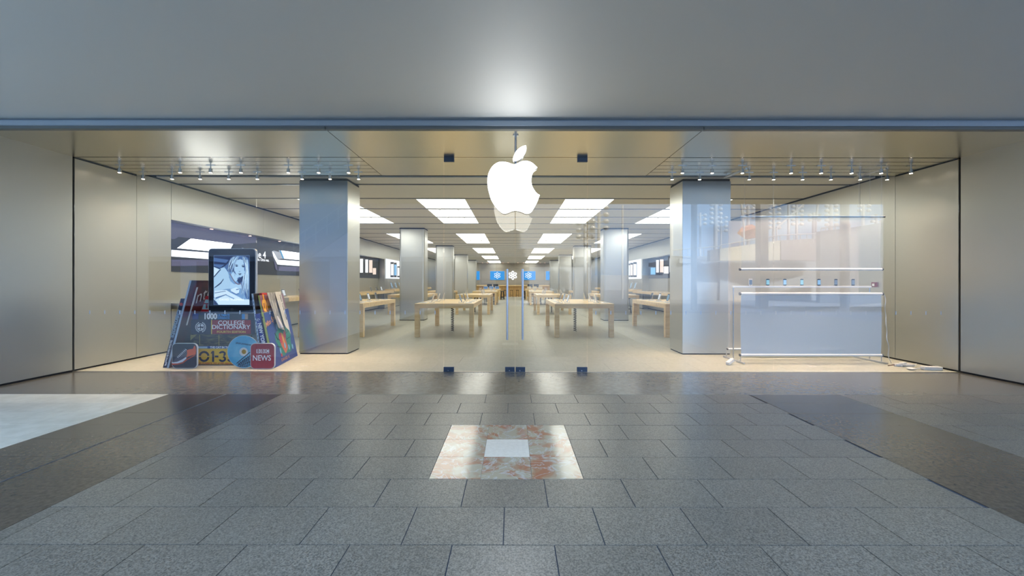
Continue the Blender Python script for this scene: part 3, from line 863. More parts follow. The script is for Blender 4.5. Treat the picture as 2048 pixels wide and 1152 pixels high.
mb = zpoly(MB(), XP, [(1435, 640), (1900, 672), (1900, 735), (1435, 700)], off=.011, **K)
zpoly(mb, XP, [(1368, 532), (1385, 545), (1437, 640), (1437, 700), (1385, 600)], off=.011, **K)
mb.build('small_phone_edge', glow('poster_white2', 1, 1, 1), t)
mb = zpoly(MB(), XP, [(1440, 722), (1900, 742), (1900, 800), (1450, 780)], off=.011, **K)
zpoly(mb, XP, [(1385, 640), (1430, 715), (1438, 778), (1412, 765)], off=.011, **K)
mb.build('small_phone_reflection', glow('poster_purple', 1, 1, 1), t)
a = PXP(531, 511.5, XP)
MB_ = MB(); text_into(MB_, 'iPhone 4', .30, xyz_frame((XP + .012, a.y, a.z), (0, 1, 0), (0, 0, 1)), 'RIGHT', .001, bold=.004)
a2 = PXP(537.5, 521.5, XP)
text_into(MB_, 'Lo cambia todo. Otra vez.', .115, xyz_frame((XP + .012, a2.y, a2.z), (0, 1, 0), (0, 0, 1)), 'RIGHT', .001, bold=.003)
MB_.build('lettering', glow('white_print', 245, 245, 250, 1.3), t)

def phones_poster(s, items, y0, y1, lab, body, white=False):
    X = (NL + .05) if s < 0 else (NR - .05)
    if white: X = (WL + .03) if s < 0 else (WR - .03)
    t = thing('wall_poster', (X, (y0 + y1) / 2, 1.72), lab, 'poster')
    MB().bbox(min(X, X + s * .045), max(X, X + s * .045), y0, y1, 1.72, 2.84 if not white else 2.86, .003).build('poster_panel', body, t)
    for it in items:
        (px0, px1, pya, pyb, col) = it[:5]
        for (x, yy) in ((px0, 0),):
            c = MB(); zpoly(c, X, [(px0, pya), (px1, pya), (px1, pyb), (px0, pyb)], 0, 0, 1, .006, .001)
            ph = c.build('pictured_device', glow('device_black', 14, 16, 20, .6), t)
            m_ = (pyb - pya) * .13; q = (px1 - px0) * .1
            c = MB(); zpoly(c, X, [(px0 + q, pya + m_), (px1 - q, pya + m_), (px1 - q, pyb - m_), (px0 + q, pyb - m_)], 0, 0, 1, .004, .008)
            c.build('pictured_screen', col, ph)
    return t
PW = glow('poster_screen_white', 248, 248, 250, 1.3); PB = glow('poster_screen_blue', 120, 180, 225, 1.1); PO = glow('poster_screen_orange', 240, 215, 200, 1.2)
DK = glow('poster_black', 38, 44, 54, .7)
def z7(a, b, c, d, col): return (700 + a / 7.2, 700 + b / 7.2, 480 + c / 7.2, 480 + d / 7.2, col)
phones_poster(-1, [z7(136, 188, 238, 508, PW), z7(213, 262, 250, 505, PW), z7(268, 325, 260, 505, PO), z7(320, 378, 390, 515, PO)], 17.4, 23.2, 'dark wall poster with a row of tall phones, behind the first pillar', DK)
phones_poster(-1, [z7(582, 628, 320, 538, PW), z7(632, 670, 328, 538, PB), z7(680, 712, 380, 538, PW)], 23.5, 28.5, 'bright white wall poster with dark phones, giant books side', glow('poster_bright', 238, 238, 245, 1.2), True)
def z5(a, b, c, d, col): return (1230 + a / 5.237, 1230 + b / 5.237, 480 + c / 5.237, 480 + d / 5.237, col)
phones_poster(1, [z5(370, 430, 275, 372, PB), z5(430, 464, 185, 362, PW), z5(468, 514, 178, 362, PO), z5(508, 568, 262, 362, PW), z5(570, 610, 165, 362, PW)], 16.0, 23.2, 'dark wall poster with phones and small tablets beside the nearest fabric side pillar', DK)
phones_poster(1, [z5(145, 157, 245, 388, PW), z5(160, 190, 238, 388, PO), z5(192, 228, 230, 388, PW)], 23.5, 28.5, 'bright white wall poster with dark phones, hanging fabric side', glow('poster_bright', 238, 238, 245, 1.2), True)

# fire alarm button
y = F * WR / (1750.5 - CX)
t = thing('alarm_button', (WR, y, CAMZ), 'small red alarm call point on the side wall behind the hanging fabric', 'alarm')
zc = CAMZ - (568.5 - HY) / F * y
MB().bbox(WR - .04, WR, y - .05, y + .05, zc - .05, zc + .05, .005).build('case', flat('alarm_red', 120, 20, 28), t)
MB().box(WR - .043, WR - .0402, y - .026, y + .026, zc - .03, zc + .02).build('window_plate', WHITE, t)

# ------------------------------------------------------------------ giant books display
def Q(px, py, y): return P(px, py, y)
def lean_slab(xb0, xb1, xt0, xt1, h, yf, yb, sk=0.0):
    """upright slab that leans: bottom edge xb0..xb1, top edge xt0..xt1, from yf back to yb, shifted sk in x over its depth"""
    vs = []
    for (x0, x1, z) in ((xb0, xb1, 0.0), (xt0, xt1, h)):
        vs += [(x0, yf, z), (x1, yf, z), (x1 + sk, yb, z), (x0 + sk, yb, z)]
    mb = MB(); mb.add(vs, [(3, 2, 1, 0), (4, 5, 6, 7), (0, 1, 5, 4), (1, 2, 6, 5), (2, 3, 7, 6), (3, 0, 4, 7)])
    return mb
NAVY = flat('book_navy', 28, 40, 76); PAPER = flat('paper', 215, 220, 226); MAROON = flat('book_maroon', 140, 28, 56); GOLDP = flat('gold_print', 214, 190, 90)
WPR = flat('white_print_ink', 235, 238, 244); INKB = flat('ink_black', 22, 24, 32); YEL = flat('book_yellow', 222, 186, 62); SKY = flat('cd_blue', 70, 160, 208)
YF = 7.30; SX0, SX1 = -5.70, -4.63
def zrow(py): return CAMZ - (py - HY) / F * YF
def hbook(name, pya, pyb, x0, x1, m, lab, cover_m=None, depth=.62, pages=True):
    z0, z1 = max(zrow(pyb), 0.0), zrow(pya)
    t = thing(name, ((x0 + x1) / 2, YF, z0), lab, 'book', None)
    MB().bbox(x0, x1, YF, YF + .012, z0, z1, .003).build('spine', m, t)
    c = MB(); c.bbox(x0, x1, YF + .012, YF + depth, z0, z0 + .008, .002); c.bbox(x0, x1, YF + .012, YF + depth, z1 - .008, z1, .002)
    c.build('cover', cover_m or m, t)
    MB().box(x0 + .012, x1 - .012, YF + .012, YF + depth - .01, z0 + .008, z1 - .008).build('pages', PAPER, t)
    return t, z0, z1
# yellow design book
t, z0, z1 = hbook('giant_book', 698, 732.5, -5.72, -4.64, YEL, 'giant yellow book with dark stencil numbers, lowest of the flat stack')
MB().box(-5.72, -4.64, YF - .003, YF, 0.0, .016).build('spine_band', NAVY, t)
zc = zrow(713.5)
d = MB(); y = YF - .0035
def ring(mb, cx, cz, rx, rz, th, a0, a1, y, e=.003, n=14):
    o = []; i_ = []
    for k in range(n + 1):
        a = R(a0 + (a1 - a0) * k / n)
        o.append(Vector((cx + rx * math.cos(a), y, cz + rz * math.sin(a)))); i_.append(Vector((cx + (rx - th) * math.cos(a), y, cz + (rz - th) * math.sin(a))))
    for k in range(n):
        mb.slab([o[k], o[k + 1], i_[k + 1], i_[k]], (0, e, 0))
RZ = .098
x_ = lambda px: (px - CX) / F * YF
ring(d, x_(408.5), zc, .095, RZ, .036, 8, 172, y); ring(d, x_(408.5), zc, .095, RZ, .036, 188, 352, y)
d.box(x_(424.5), x_(428.5), y, y + .003, zc - RZ, zc + RZ); d.slab([(x_(421.5), y, zc + RZ - .045), (x_(424.5), y, zc + RZ), (x_(424.5), y, zc + RZ - .045)], (0, .003, 0))
d.box(x_(430), x_(437), y, y + .003, zc - .016, zc + .016)
for cx_ in (x_(445), x_(462)):
    ring(d, cx_, zc + RZ * .48, .062, RZ * .52, .034, -60, 168, y); ring(d, cx_, zc - RZ * .45, .066, RZ * .56, .034, -168, 75, y)
ring(d, x_(386), zc, .095, RZ, .036, 8, 172, y); ring(d, x_(386), zc, .095, RZ, .036, 188, 352, y)
d.build('spine_numbers', NAVY, t)
d = MB(); text_into(d, 'DESIGN CLASSICS. 333 of 999 objects.   VOL', .036, FRONT(x_(432), YF - .003, zrow(727.5)), 'CENTER', .001, width=.82, bold=.001)
d.build('small_lettering', flat('print_red', 170, 60, 40), t)
# thin blue book
t, z0, z1 = hbook('giant_book', 693, 697.9, -5.68, -4.66, flat('book_blue', 34, 84, 160), 'thin giant blue book on the yellow one, white capitals on its spine')
d = MB(); text_into(d, 'THE CAT IN THE', .052, FRONT(x_(440.5), YF - .003, (z0 + z1) / 2), 'CENTER', .001, width=.36, bold=.002); d.build('spine_lettering', WPR, t)
MB().box(x_(397), x_(415), YF - .003, YF - .0002, z0 + .006, z1 - .006).build('spine_label', flat('pale_blue', 170, 200, 225), t)
# dark worn gold book
OLD = mat('worn_dark_book', srgb(42, 48, 60), 0.5, noise=(7, (1, 1, 5), srgb(130, 118, 84), 0.46, 0.74))
t, z0, z1 = hbook('giant_book', 669.3, 692.9, -5.69, -4.65, OLD, 'giant dark book with worn gold decoration between the blue book and the dictionary')
d = MB()
for px in (399.5, 438): d.box(x_(px) - .006, x_(px) + .006, YF - .002, YF, z0 + .01, z1 - .01)
d.slab([(x_(381), YF - .002, z1 - .01), (x_(393), YF - .002, z1 - .01), (x_(381), YF - .002, z0 + .1)], (0, .002, 0))
d.build('gold_decoration', flat('old_gold', 150, 136, 84), t)
# dictionary
t, z0, z1 = hbook('giant_dictionary', 640.2, 669.1, -5.735, -4.60, NAVY, 'giant college dictionary with a maroon and navy spine in the flat stack')
MB().box(x_(424.5), x_(502), YF - .003, YF, z0 + .004, z1 - .004).build('spine_panel', MAROON, t)
MB().box(x_(422.5), x_(424.5), YF - .004, YF, z0 + .002, z1 - .002).build('gold_rule', GOLDP, t)
d = MB(); text_into(d, 'COLLEGE', .105, FRONT(x_(463), YF - .005, zrow(646.5)), 'CENTER', .001, width=.47, bold=.001); text_into(d, 'DICTIONARY', .105, FRONT(x_(463), YF - .005, zrow(655)), 'CENTER', .001, width=.68, bold=.001)
d.build('spine_lettering', WPR, t)
d = MB(); text_into(d, 'FOURTH EDITION', .055, FRONT(x_(463), YF - .005, zrow(664.5)), 'CENTER', .001, width=.51, bold=.001); d.build('gold_lettering', GOLDP, t)
d = MB(); cx_, cz_ = x_(401.5), zrow(655)
ring(d, cx_, cz_, .066, .066, .010, 0, 360, YF - .004, n=24)
for a0, a1 in ((20, 80), (110, 170), (200, 250), (280, 330)): ring(d, cx_, cz_, .048, .05, .026, a0, a1, YF - .004, n=5)
for k in range(22):
    if k in (5, 6, 16, 17): continue
    a = 2 * math.pi * k / 22
    d.box(cx_ + .088 * math.cos(a) - .007, cx_ + .088 * math.cos(a) + .007, YF - .004, YF, cz_ + .088 * math.sin(a) - .009, cz_ + .088 * math.sin(a) + .009)
d.build('round_seal', WPR, t)
# travel book on top
t, z0, z1 = hbook('giant_book', 627.5, 640.0, -5.70, -4.58, flat('book_slate', 30, 46, 66), 'giant slate blue book with big white number 1000, top of the flat stack')
MB().box(x_(385), x_(397), YF - .003, YF, z0 + .003, z1 - .003).build('spine_label', flat('label_blue', 36, 50, 130), t)
d = MB(); text_into(d, '1000', .14, FRONT(x_(422), YF - .004, (z0 + z1) / 2), 'CENTER', .001, width=.225, bold=.006); d.build('spine_number', WPR, t)
d = MB(); text_into(d, 'ULTIMATE', .062, FRONT(x_(447.5), YF - .004, z1 - .034), 'CENTER', .001, width=.215, bold=.002); text_into(d, 'EXPERIENCES', .05, FRONT(x_(447.5), YF - .004, z0 + .028), 'CENTER', .001, width=.215, bold=.001); d.build('spine_lettering', flat('cyan_print', 60, 150, 225), t)
d = MB(); d.box(x_(484), x_(490), YF - .003, YF, z0 + .008, z1 - .008); d.build('spine_picture', flat('pic_blue', 50, 140, 210), t)
d = MB(); d.box(x_(490), x_(496), YF - .003, YF, z0 + .008, z1 - .008); d.build('spine_picture', flat('pic_tan', 170, 150, 140), t)
TOPZ = z1
# ------------------ left leaning books
sd = thing('giant_book', (-6.0, 7.1, 0), 'giant navy book leaning at the outer end, grey title down its spine', 'book')
lean_slab(-6.065, -5.99, -5.755, -5.690, 1.20, 7.10, 7.75).build('cover', NAVY, sd)
def spine_frame(x0, z0, x1, z1, t_, y):      # writing that runs down a leaning spine
    a = Vector((x0, y, z0)); b = Vector((x1, y, z1)); u = (b - a).normalized()
    return xyz_frame(a + (b - a) * t_, u, u.cross(Vector((0, 1, 0))) * -1)
def down_text(mb, s, size, xt, zt, xb, zb, y, width, bold=.002):
    a = Vector((xt, y, zt)); b = Vector((xb, y, zb)); u = (b - a).normalized()
    v = Vector((0, -1, 0)).cross(u)
    M = xyz_frame((a + b) / 2, u, v)
    return text_into(mb, s, size, M, 'CENTER', .001, width=width, bold=bold)
d = MB(); down_text(d, 'Elements', .115, -5.765, 1.02, -5.905, .50, 7.096, .50, .004)
d.build('spine_lettering', flat('steel_blue_print', 130, 150, 172), sd)
d = MB(); down_text(d, 'Every Known Atom in the Universe', .05, -5.912, .47, -6.01, .09, 7.096, .40, .001); d.build('small_lettering', WPR, sd)
d = MB(); d.slab([(-6.035, 7.096, .03), (-6.005, 7.096, .04), (-5.99, 7.096, .10), (-6.02, 7.096, .07)], (0, .003, 0)); d.build('publisher_mark', WPR, sd)
MB().cyl((-5.745, 7.094, 1.10), (-5.745, 7.1, 1.10), .028, n=16).build('red_dot', flat('dot_red', 190, 70, 60), sd)

sd = thing('giant_magazine', (-5.9, 7.1, 0), 'giant brown covered magazine leaning inward, white handwritten title across the cover', 'magazine')
lean_slab(-5.980, -5.945, -5.585, -5.552, 1.515, 7.08, 8.15).build('pages', flat('magazine_edge', 168, 190, 215), sd)
COVER = mat('magazine_cover', srgb(96, 44, 46), 0.3, noise=(1.2, (1, 2.2, 1.2), srgb(34, 36, 48), 0.42, 0.56))
lean_slab(-5.9445, -5.938, -5.5515, -5.545, 1.515, 7.08, 8.15).build('cover', COVER, sd)
u = Vector((0, 1, 0)); v = Vector((.393, 0, 1.515)).normalized()
d = MB(); o_ = Vector((-5.936, 7.08, 0))
Mc = xyz_frame(o_ + Vector((.010, 0, 0)) + v * 1.20 + u * .08, u, v)
text_into(d, 'Inte', .34, Mc @ Matrix.Rotation(R(20), 4, 'Z'), 'LEFT', .001, width=.46, shear=.35, bold=-.002)
d.slab([Mc @ Vector(p) for p in ((.03, -.45, 0), (.06, -.45, 0), (.08, .24, 0), (.045, .24, 0))], v.cross(u) * -.003)
d.build('cover_lettering', flat('cover_white', 200, 208, 216), sd)
d = MB()
for i in range(9):
    random.seed(i)
    text_into(d, '- - - - - - -', .05, xyz_frame(o_ + Vector((.010, 0, 0)) + v * (.62 - i * .05) + u * .18, u, v), 'LEFT', .0005)
d.build('cover_small_print', flat('dim_print', 96, 102, 112), sd)

# red magazine behind the stack
t = thing('giant_magazine', (-5.2, 7.85, 0), 'giant red and pale blue magazine behind the flat stack, tilted, partly hidden', 'magazine')
YMG = 7.455
MB().slab([(-5.68, YMG, .945), (-5.10, YMG, .945), (-5.02, YMG, 1.30), (-5.585, YMG, 1.23)], (0, .03, 0)).build('cover', flat('magazine_red', 190, 26, 34), t)
MB().slab([(-5.655, YMG - .002, .99), (-5.15, YMG - .002, .99), (-5.09, YMG - .002, 1.17), (-5.59, YMG - .002, 1.17)], (0, .002, 0)).build('cover_panel', flat('magazine_pale', 165, 205, 210), t)
d = MB(); text_into(d, 'TIME', .13, FRONT(-5.42, YMG - .003, 1.05), 'CENTER', .001, width=.42, bold=.004); d.build('cover_lettering', flat('title_red', 150, 28, 34), t)

# tablet
t = thing('giant_tablet', (-5.1, 7.4, TOPZ), 'giant black tablet with a blue toned portrait on its screen standing on the books', 'tablet')
YT = 7.38
TX0, TX1 = P(416.5, 0, YT).x, P(511.5, 0, YT).x
TZ0, TZ1 = TOPZ + .002, P(0, 497.5, YT).z
def rrect(x0, x1, z0, z1, r, y, n=6):
    o = []
    for cx_, cz_, a0 in ((x1 - r, z1 - r, 0), (x0 + r, z1 - r, 90), (x0 + r, z0 + r, 180), (x1 - r, z0 + r, 270)):
        for k in range(n + 1):
            a = R(a0 + 90 * k / n); o.append(Vector((cx_ + r * math.cos(a), y, cz_ + r * math.sin(a))))
    return o
MB().slab(rrect(TX0, TX1, TZ0, TZ1, .06, YT + .004), (0, .05, 0)).build('case', ALU, t)
MB().slab(rrect(TX0 + .008, TX1 - .014, TZ0 + .008, TZ1 - .008, .055, YT), (0, .004, 0)).build('bezel', mat('tablet_black', (0.008, 0.010, 0.016, 1), 0.08), t)
hb = P(464, 619.5, YT)
MB().cyl((hb.x, YT - .002, hb.z), (hb.x, YT, hb.z), .028, n=20).build('home_button', mat('button_dark', (0.03, 0.033, 0.04, 1), .3), t)
sb = MB(); z_ = P(504, 0, YT).x
sb.box(P(482, 0, YT).x, P(484, 0, YT).x, YT + .02, YT + .04, TZ1, TZ1 + .012); sb.build('power_switch', ALU, t)
def z8(a, b): return (400 + a / 8.23, 490 + b / 8.23)
def pic(mb, pts, off):
    return mb.slab([P(*z8(a, b), YT - off) for a, b in pts], (0, .0008, 0))
scr = pic(MB(), [(225, 175), (815, 175), (815, 990), (225, 990)], .001).build('screen', glow('portrait_mid', 118, 160, 208, 1.0), t)
cols = {'dark': glow('portrait_dark', 34, 52, 96, .9), 'mid': glow('portrait_tone', 78, 112, 168, .95), 'light': glow('portrait_light', 172, 208, 240, 1.05), 'pale': glow('portrait_pale', 205, 230, 250, 1.1)}
def layer(nm, col, polys, off):
    mb = MB()
    for p in polys: pic(mb, p, off)
    mb.build(nm, cols[col], scr)
layer('backdrop', 'dark', [[(228, 178), (812, 178), (812, 560), (640, 640), (520, 420), (400, 360), (320, 400), (228, 365)]], .0025)
layer('backdrop_fold', 'mid', [[(228, 215), (470, 250), (430, 300), (228, 275)], [(228, 320), (400, 330), (330, 385), (228, 350)]], .0035)
layer('sheet', 'pale', [[(228, 368), (318, 408), (285, 450), (228, 520)], [(228, 880), (250, 905), (420, 830), (560, 900), (812, 900), (812, 988), (305, 988), (270, 930), (228, 900)]], .0035)
layer('shoulder_and_arm', 'light', [[(345, 385), (400, 378), (450, 430), (480, 520), (440, 560), (370, 590), (330, 640), (240, 705), (228, 700), (228, 535), (300, 445)], [(380, 590), (470, 520), (500, 600), (560, 650), (670, 640), (700, 720), (560, 720), (420, 730), (232, 790), (232, 720), (320, 665)]], .0045)
layer('arm_edge', 'dark', [[(228, 520), (300, 440), (340, 400), (345, 412), (305, 455), (232, 540)], [(240, 700), (340, 620), (385, 560), (390, 570), (345, 640), (245, 712)]], .0055)
layer('hands_and_forearm', 'pale', [[(240, 760), (430, 745), (500, 790), (640, 860), (720, 910), (700, 945), (560, 880), (430, 820), (250, 890), (232, 850)], [(500, 735), (600, 700), (650, 730), (640, 790), (590, 810), (520, 775)]], .0065)
layer('finger_lines', 'mid', [[(240, 790), (420, 760), (425, 768), (245, 800)], [(250, 870), (430, 815), (440, 822), (260, 885)], [(590, 735), (645, 725), (640, 738), (598, 748)], [(520, 770), (600, 812), (640, 800), (640, 812), (595, 825), (515, 782)]], .0075)
layer('hair', 'mid', [[(505, 215), (600, 182), (700, 182), (790, 215), (812, 330), (812, 905), (760, 880), (700, 760), (670, 640), (740, 520), (752, 350), (690, 240), (600, 240), (560, 300), (540, 420), (500, 460), (450, 440), (400, 360), (460, 310)]], .0065)
def bez(p, u): return tuple((1 - u) ** 3 * p[0][c] + 3 * u * (1 - u) ** 2 * p[1][c] + 3 * u * u * (1 - u) * p[2][c] + u ** 3 * p[3][c] for c in (0, 1))
def ribbon(p, w_):
    L_, R_ = [], []
    for i in range(9):
        u = i / 8; x, y = bez(p, u); hw = w_ * (.35 + .65 * math.sin(math.pi * min(u * 1.1 + .05, 1)))
        L_.append((x - hw, y)); R_.append((x + hw, y))
    out = []
    for i in range(8): out.append([L_[i], R_[i], R_[i + 1], L_[i + 1]])
    return out
def strands(n, seed, w_, sides=(0, 1)):
    rr = random.Random(seed); out = []
    for k in range(n):
        if rr.random() < .68:
            x0 = rr.uniform(660, 790); x3 = rr.uniform(672, 806)
            p = [(x0, rr.uniform(185, 320)), (min(x0 + rr.uniform(40, 110), 808), rr.uniform(330, 450)), (x3 + rr.uniform(-50, 20), rr.uniform(520, 680)), (x3, rr.uniform(720, 890))]
        else:
            x0 = rr.uniform(540, 640)
            p = [(x0, rr.uniform(183, 215)), (x0 - rr.uniform(30, 80), rr.uniform(230, 300)), (x0 - rr.uniform(40, 110), rr.uniform(320, 400)), (rr.uniform(440, 530), rr.uniform(400, 470))]
        out += ribbon(p, w_ * rr.uniform(.6, 1.3))
    return out
layer('hair_shadow', 'dark', strands(26, 3, 5), .0075)
layer('hair_shine', 'light', strands(26, 5, 4), .0085)
layer('hair_highlight', 'pale', strands(12, 9, 2.5), .0088)
layer('face', 'light', [[(562, 310), (600, 255), (660, 238), (715, 255), (745, 310), (750, 390), (738, 460), (712, 510), (670, 535), (630, 530), (590, 490), (560, 430), (548, 370)], [(545, 440), (600, 500), (640, 535), (600, 600), (560, 610), (505, 500)]], .0095)
layer('face_framing_strands', 'mid', ribbon([(640, 190), (560, 260), (540, 380), (575, 520)], 5) + ribbon([(655, 188), (590, 250), (560, 330), (548, 470)], 4) + ribbon([(700, 195), (745, 290), (760, 400), (735, 520)], 7) + ribbon([(690, 215), (735, 300), (748, 400), (742, 470)], 4), .0118)
layer('face_framing_shine', 'pale', ribbon([(648, 188), (575, 258), (552, 360), (562, 500)], 2.5) + ribbon([(705, 195), (752, 300), (765, 420), (750, 560)], 3), .0122)
layer('face_shadow', 'mid', [[(548, 370), (562, 310), (572, 330), (566, 420), (600, 500), (590, 492), (560, 430)], [(640, 535), (670, 537), (640, 560), (600, 560)], [(722, 300), (746, 330), (748, 400), (730, 440)]], .0105)
layer('eyes_nose_mouth', 'dark', [[(580, 345), (600, 338), (622, 346), (624, 358), (600, 362), (584, 356)], [(686, 350), (712, 344), (736, 356), (730, 370), (706, 372), (690, 362)], [(575, 330), (600, 322), (628, 334), (626, 339), (600, 330), (578, 336)], [(684, 338), (712, 328), (742, 340), (740, 346), (712, 336), (688, 344)], [(636, 432), (650, 440), (668, 434), (660, 444), (644, 444)], [(620, 474), (645, 468), (655, 472), (668, 468), (690, 476), (660, 482)], [(628, 488), (660, 486), (682, 486), (662, 500), (644, 500)]], .0115)
nb = MB()
for k in range(20):
    f_ = k / 19
    a = 490 + 175 * f_; b = 470 + 170 * math.sin(f_ * math.pi * .62)
    pic(nb, [(a, b), (a + 12, b + 4), (a + 8, b + 20), (a - 5, b + 15)], .0115)
nb.build('necklace', glow('portrait_necklace', 120, 100, 120, .9), scr)
nb = MB(); q = P(*z8(520, 905), YT - .012)
text_into(nb, 'DAVID YURMAN', .05, xyz_frame(q, (1, 0, 0), (0, 0, 1)), 'CENTER', .0004, width=.43); nb.build('screen_lettering', glow('white_glow', 1, 1, 1), scr)
for p_ in ((228, 905), ): layer('screen_corner', 'dark', [[(228, 900), (300, 988), (228, 988)]], .0125)

# ------------------ right leaning books
def vslab(xb, w, h, yf, yb, m, nm, par, lean=-.20, sk=-.235, zt=None, y_off=0):
    k = lean
    return lean_slab(xb - w, xb, xb - w + k * h, xb + k * h, h, yf, yb, sk * (yb - yf) / 1.22).build(nm, m, par)
t = thing('giant_book', (-4.40, 7.12, 0), 'thin giant white and blue book upright beside the tablet', 'book')
lean_slab(-4.375, -4.345, -4.540, -4.510, 1.285, 7.12, 7.8, -.12).build('pages', flat('thin_book_white', 190, 208, 228), t)
lean_slab(-4.344, -4.337, -4.509, -4.502, 1.285, 7.12, 7.8, -.12).build('cover', INKB, t)
d = MB()
for k in range(16):
    z = 1.2 - k * .065; x = -4.5145 + .1284 * (1.2 - z)
    d.box(x - .006, x + .006, 7.117, 7.12, z - .022, z + .018)
d.build('spine_print', flat('dull_blue', 90, 120, 165), t)
t = thing('giant_book', (-4.25, 7.12, 0), 'giant royal blue city guide leaning behind the red square, white capitals on its spine', 'book')
lean_slab(-4.275, -4.19, -4.465, -4.385, .935, 7.10, 8.1, -.19).build('cover', flat('guide_blue', 30, 52, 150), t)
d = MB(); down_text(d, 'NEW YORK CITY', .085, -4.395, .80, -4.265, .14, 7.096, .62, .003); d.build('spine_lettering', WPR, t)
d = MB(); ring(d, -4.408, .83, .026, .022, .008, 0, 300, 7.096, n=12); d.build('publisher_mark', WPR, t)
t = thing('giant_book', (-4.2, 7.14, 0), 'tall giant book with big yellow letters on purple stripes, under the draped newspaper', 'book')
lean_slab(-4.187, -4.165, -4.442, -4.418, 1.255, 7.14, 8.30, -.238).build('pages', flat('striped_spine', 178, 184, 90), t)
lean_slab(-4.1645, -4.157, -4.4175, -4.411, 1.255, 7.14, 8.30, -.238).build('cover', mat('striped_cover', srgb(150, 120, 132), 0.4), t)
e1 = Vector((-.238, 1.16, 0)).normalized(); e2 = Vector((-.2525, 0, 1.255)).normalized(); nrm = e1.cross(e2).normalized()
if nrm.x < 0: nrm = -nrm
Oc = Vector((-4.157, 7.14, 0)) + nrm * .0015
def cov(a, b, off=0): return Oc + e1 * a + e2 * (b) + nrm * off
d = MB()
for k in range(8): d.slab([cov(.02 + k * .075, .95), cov(.045 + k * .075, .95), cov(.045 + k * .075, 1.27), cov(.02 + k * .075, 1.27)], nrm * .001)
d.build('cover_stripes', flat('stripe_wine', 130, 60, 84), t)
d = MB(); text_into(d, 'dw', .42, xyz_frame(cov(.20, 1.12, .004), e1, e2), 'CENTER', .001, width=.37, bold=.012); d.build('cover_lettering', flat('letter_yellow', 236, 176, 52), t)
t = thing('giant_book', (-4.15, 7.08, 0), 'giant blue picture book with a green and red garden scene, leaning by the pillar', 'book')
lean_slab(-4.155, -4.115, -4.348, -4.310, .955, 7.085, 8.28, -.235).build('pages', flat('green_spine', 186, 192, 96), t)
lean_slab(-4.1148, -4.107, -4.3098, -4.302, .955, 7.085, 8.28, -.235).build('cover', flat('picture_book_blue', 34, 62, 140), t)
d = MB(); d.cyl((-4.335, 7.082, .87), (-4.335, 7.085, .87), .019, n=14); d.build('publisher_mark', INKB, t)
f1 = Vector((-.235, 1.195, 0)).normalized(); f2 = Vector((-.195, 0, .955)).normalized(); n2 = f1.cross(f2).normalized()
if n2.x < 0: n2 = -n2
Of = Vector((-4.107, 7.085, 0)) + n2 * .001
def cv(a, b, off=0): return Of + f1 * a + f2 * b + n2 * off
def blob(mb, ca, cb, ra, rb, off, n=20, wob=0.0, rot=0):
    pts = []
    for i in range(n):
        a = 2 * math.pi * i / n; r_ = 1 + wob * math.sin(5 * a + ca * 9)
        x1_, y1_ = ra * r_ * math.cos(a), rb * r_ * math.sin(a)
        pts.append(cv(ca + x1_ * math.cos(rot) - y1_ * math.sin(rot), cb + x1_ * math.sin(rot) + y1_ * math.cos(rot), off))
    mb.slab(pts, n2 * .0008); return mb
blob(MB(), .66, .42, .38, .30, .0, wob=.12).build('picture_leaves', flat('leaf_green', 30, 130, 110), t)
blob(MB(), .62, .36, .14, .20, .001, wob=.08, rot=.3).build('picture_flower', flat('flower_orange', 196, 96, 52), t)
d = MB(); blob(d, .50, .46, .07, .10, .002); blob(d, .74, .50, .06, .07, .002); blob(d, .40, .16, .035, .04, .002); d.build('picture_petals', flat('petal_red', 186, 40, 60), t)
d = MB(); blob(d, .62, .42, .035, .14, .0028, rot=.3); d.build('picture_petal_light', flat('petal_yellow', 226, 176, 60), t)
d = MB()
for ca, cb in ((.42, .68), (.64, .30), (.83, .24), (.38, .24), (1.02, .22)): blob(d, ca, cb, .035, .055, .003)
d.build('picture_dewdrops', flat('dew_blue', 120, 180, 220), t)
d = MB()
for a_, b_, c_, e_ in ((.30, .5, .46, .42), (.28, .34, .44, .30), (.78, .5, .98, .56), (.80, .40, 1.0, .42), (.36, .44, .28, .58)):
    d.tube([cv(a_, b_, .002), cv(c_, e_, .002)], .006, 5)
d.build('picture_stems', flat('stem_dark', 22, 60, 50), t)
def cvS(px, py, off):
    o = Vector((0, 0, CAMZ)); d_ = P(px, py, 1.0) - o; pl = Of + n2 * off
    return o + d_ * ((pl - o).dot(n2) / d_.dot(n2))
sa, sb_ = cvS(531.5, 652, .004), cvS(556, 628, .004)
su = (sb_ - sa).normalized()
d = MB(); text_into(d, 'Miss Spider', .13, xyz_frame((sa + sb_) / 2, su, n2.cross(su)), 'CENTER', .0006, width=(sb_ - sa).length, shear=.3, bold=.002); text_into(d, 'DAVID K', .075, xyz_frame(cv(.55, .07, .004), f1, f2), 'CENTER', .0006, width=.42)
d.build('cover_lettering', flat('title_peach', 216, 150, 110), t)
# red book edge behind
t = thing('giant_book', (-4.6, 8.0, 0), 'giant red book standing behind the striped one, only its top edge showing', 'book')
lean_slab(-4.245, -4.20, -4.52, -4.475, 1.29, 7.30, 7.52, -.04).build('cover', flat('red_edge', 180, 24, 30), t)
